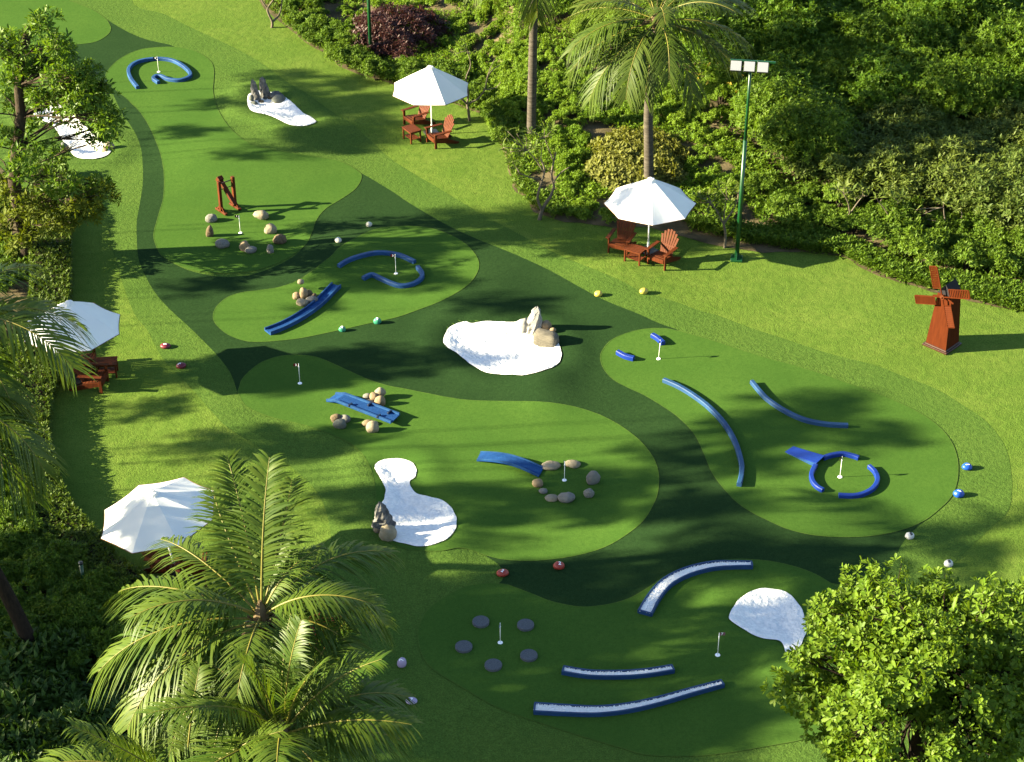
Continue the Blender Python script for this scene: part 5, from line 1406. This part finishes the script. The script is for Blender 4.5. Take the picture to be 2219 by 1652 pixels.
RED = Plant('bougainvillea', 'shrub', 'red', kinds(1, lambda i: (bush_mesh('red_bracts', 80, .8, 1.3, 12, 150, 5, .10, .07, .4), stems_mesh('red_stem', 80, .6, 1.1, 7, .02))))
q = RED.put(G(700,1435), .95, 'shrub with red bracts glimpsed through the fronds right of the big palm', None, rr)
f2 = ob('foliage', MID.var[0][0], LF['shrub'], q); f2.scale = (.9,.9,1)

# ------------------------------------------------------------------ trees left of the picture, which throw the long shadows
def make_shade_tree(seed, r=3.2, sq=.85, dens=1.0, label=''):
    """a tree standing outside the picture on the left (crown centre at the origin); only its long shadow is seen"""
    r3 = random.Random(seed); c = Vector((0,0,0)); cl = []; b = Vector((0,0,-24))
    for i in range(int(70*dens)):
        zz = r3.uniform(-.8, 1); a = r3.random()*6.28; k = math.sqrt(1-zz*zz); s = r3.uniform(.3, 1)
        cl.append(c+Vector((k*math.cos(a)*r*s, k*math.sin(a)*r*s, zz*r*sq*s)))
    return clump_tree('broadleaf_tree', c, [b, b*.5+Vector((.1,.1,0)), c-Vector((0,0,r*.6)), c], .07, cl, 'left', 'bark', label, 'tree', seed+3, 17, 6, .32, .13, .68, group='trees beyond the left edge', twigs=1)
SHADERS = {}
def shade(kind, u, v, s, z=9.5, rz=0.0):
    """stand a copy of a tree where the sun's ray to the ground at survey point (u, v) passes its crown at height z"""
    proto, rad = SHADERS[kind]
    g = G(u, v); t = (z-g.z)/TO_SUN.z; c = g+TO_SUN*t
    dep = c.y*CP+(HC-c.z)*SP; edge = -.2674*dep; over = c.x+rad*s-edge
    if over > -.2:   # push it farther along the ray until it clears the frame
        k = (over+.4)/(-TO_SUN.x-.2674*(TO_SUN.y*CP-TO_SUN.z*SP)*-1 if False else .75); c += TO_SUN*k; z = c.z
    o = proto if not proto.get('used') else copy_tree(proto)
    proto['used'] = 1; o.location = (c.x, c.y, z); o.scale = (s, s, s); o.rotation_euler = (0,0,rz)
    return o

lt = 'broad leafy tree standing beyond the left edge of the picture'
lp = 'coconut palm standing beyond the left edge of the picture'
SHADERS['tree'] = (make_shade_tree(41, dens=1.15, label=lt), 3.2)
SHADERS['loose'] = (make_shade_tree(43, dens=.62, label='loose crowned tree standing beyond the left edge of the picture'), 3.2)
SHADERS['palm'] = (palm((0,0,-22), (.3,-.2,0), lp, spiral(18, 51, 62, -28, .6, 1.1, 20), 51, 'palms beyond the left edge', L=3.2, nl=26, lw=.12, tr=(.09,.08)), 2.8)
for k, u, v, s, z, rz in (
    ('tree',880,1490,1.0,9.5,0), ('tree',1000,1335,.75,10,1), ('tree',150,1450,1.0,9,2), ('tree',250,1240,.4,7,3), ('tree',740,790,.37,8,4), ('tree',1560,1205,.36,11,5), ('tree',1420,1570,.45,11,1.2),
    ('loose',690,185,.35,9,0), ('tree',705,228,.40,10,1), ('tree',735,300,.34,11,2), ('loose',680,318,.33,9,2), ('loose',470,225,.20,8,3), ('loose',400,285,.22,8,4), ('loose',520,335,.16,8,5), ('loose',600,165,.22,9,.5),
    ('loose',450,620,.24,8,2), ('loose',930,610,.26,10,3), ('loose',760,605,.26,9,4), ('loose',890,552,.22,10,1), ('loose',690,668,.16,9,2), ('loose',1010,775,.2,10,4), ('loose',1070,655,.24,11,5),
    ('loose',400,810,.28,7,.5), ('loose',330,890,.24,7,1.5), ('loose',440,802,.26,7,2), ('loose',800,268,.30,11,3), ('tree',625,828,.26,9,1), ('tree',640,965,.32,8,.9), ('loose',440,965,.24,8,2.5), ('palm',270,1005,.3,6,0),
    ('loose',1150,1100,.55,10,2), ('tree',860,1095,.32,9,3), ('loose',1330,1050,.3,11,4), ('loose',1530,985,.40,12,5), ('tree',1480,1095,.28,12,0),
    ('tree',1250,1670,.55,10,2), ('loose',2135,1195,.15,15,2), ('loose',1740,888,.33,13,1), ('loose',1890,952,.28,13,2), ('loose',1640,930,.22,13,3), ('loose',1000,470,.26,11,4), ('loose',1150,455,.18,11,5)):
    shade(k, u, v, s, z, rz)
for k in SHADERS:
    del SHADERS[k][0]['used']
# ------------------------------------------------------------------ world, sun, camera
w = bpy.data.worlds.new('World'); SC.world = w; w.use_nodes = True
N, L = w.node_tree.nodes, w.node_tree.links
sky = N.new('ShaderNodeTexSky'); sky.sky_type = 'NISHITA'; sky.sun_disc = False
sky.sun_elevation = SUN_EL; sky.sun_rotation = math.atan2(TO_SUN.x, TO_SUN.y) % (2*PI)
sky.air_density = 1.0; sky.dust_density = .6; sky.ozone_density = 1.0
L.new(sky.outputs[0], N['Background'].inputs[0]); N['Background'].inputs[1].default_value = .05
sd = bpy.data.lights.new('sun', 'SUN'); sd.energy = 4.9; sd.angle = math.radians(.5); sd.color = (1.0,.88,.58)
so = bpy.data.objects.new('sun', sd); link(so); so.rotation_euler = (-TO_SUN).to_track_quat('-Z', 'Y').to_euler(); so.location = TO_SUN*80
cd = bpy.data.cameras.new('camera'); co = bpy.data.objects.new('camera', cd); link(co)
co.location = (0,0,HC); co.rotation_euler = (PI/2-PITCH,0,0)
cd.sensor_fit = 'HORIZONTAL'; cd.sensor_width = 36; cd.lens = 36*FPX/2219.0; cd.clip_end = 2000; cd.clip_start = .5
SC.camera = co
SC.view_settings.view_transform = 'Standard'; SC.view_settings.look = 'None'; SC.view_settings.exposure = 2.85; SC.view_settings.gamma = 1
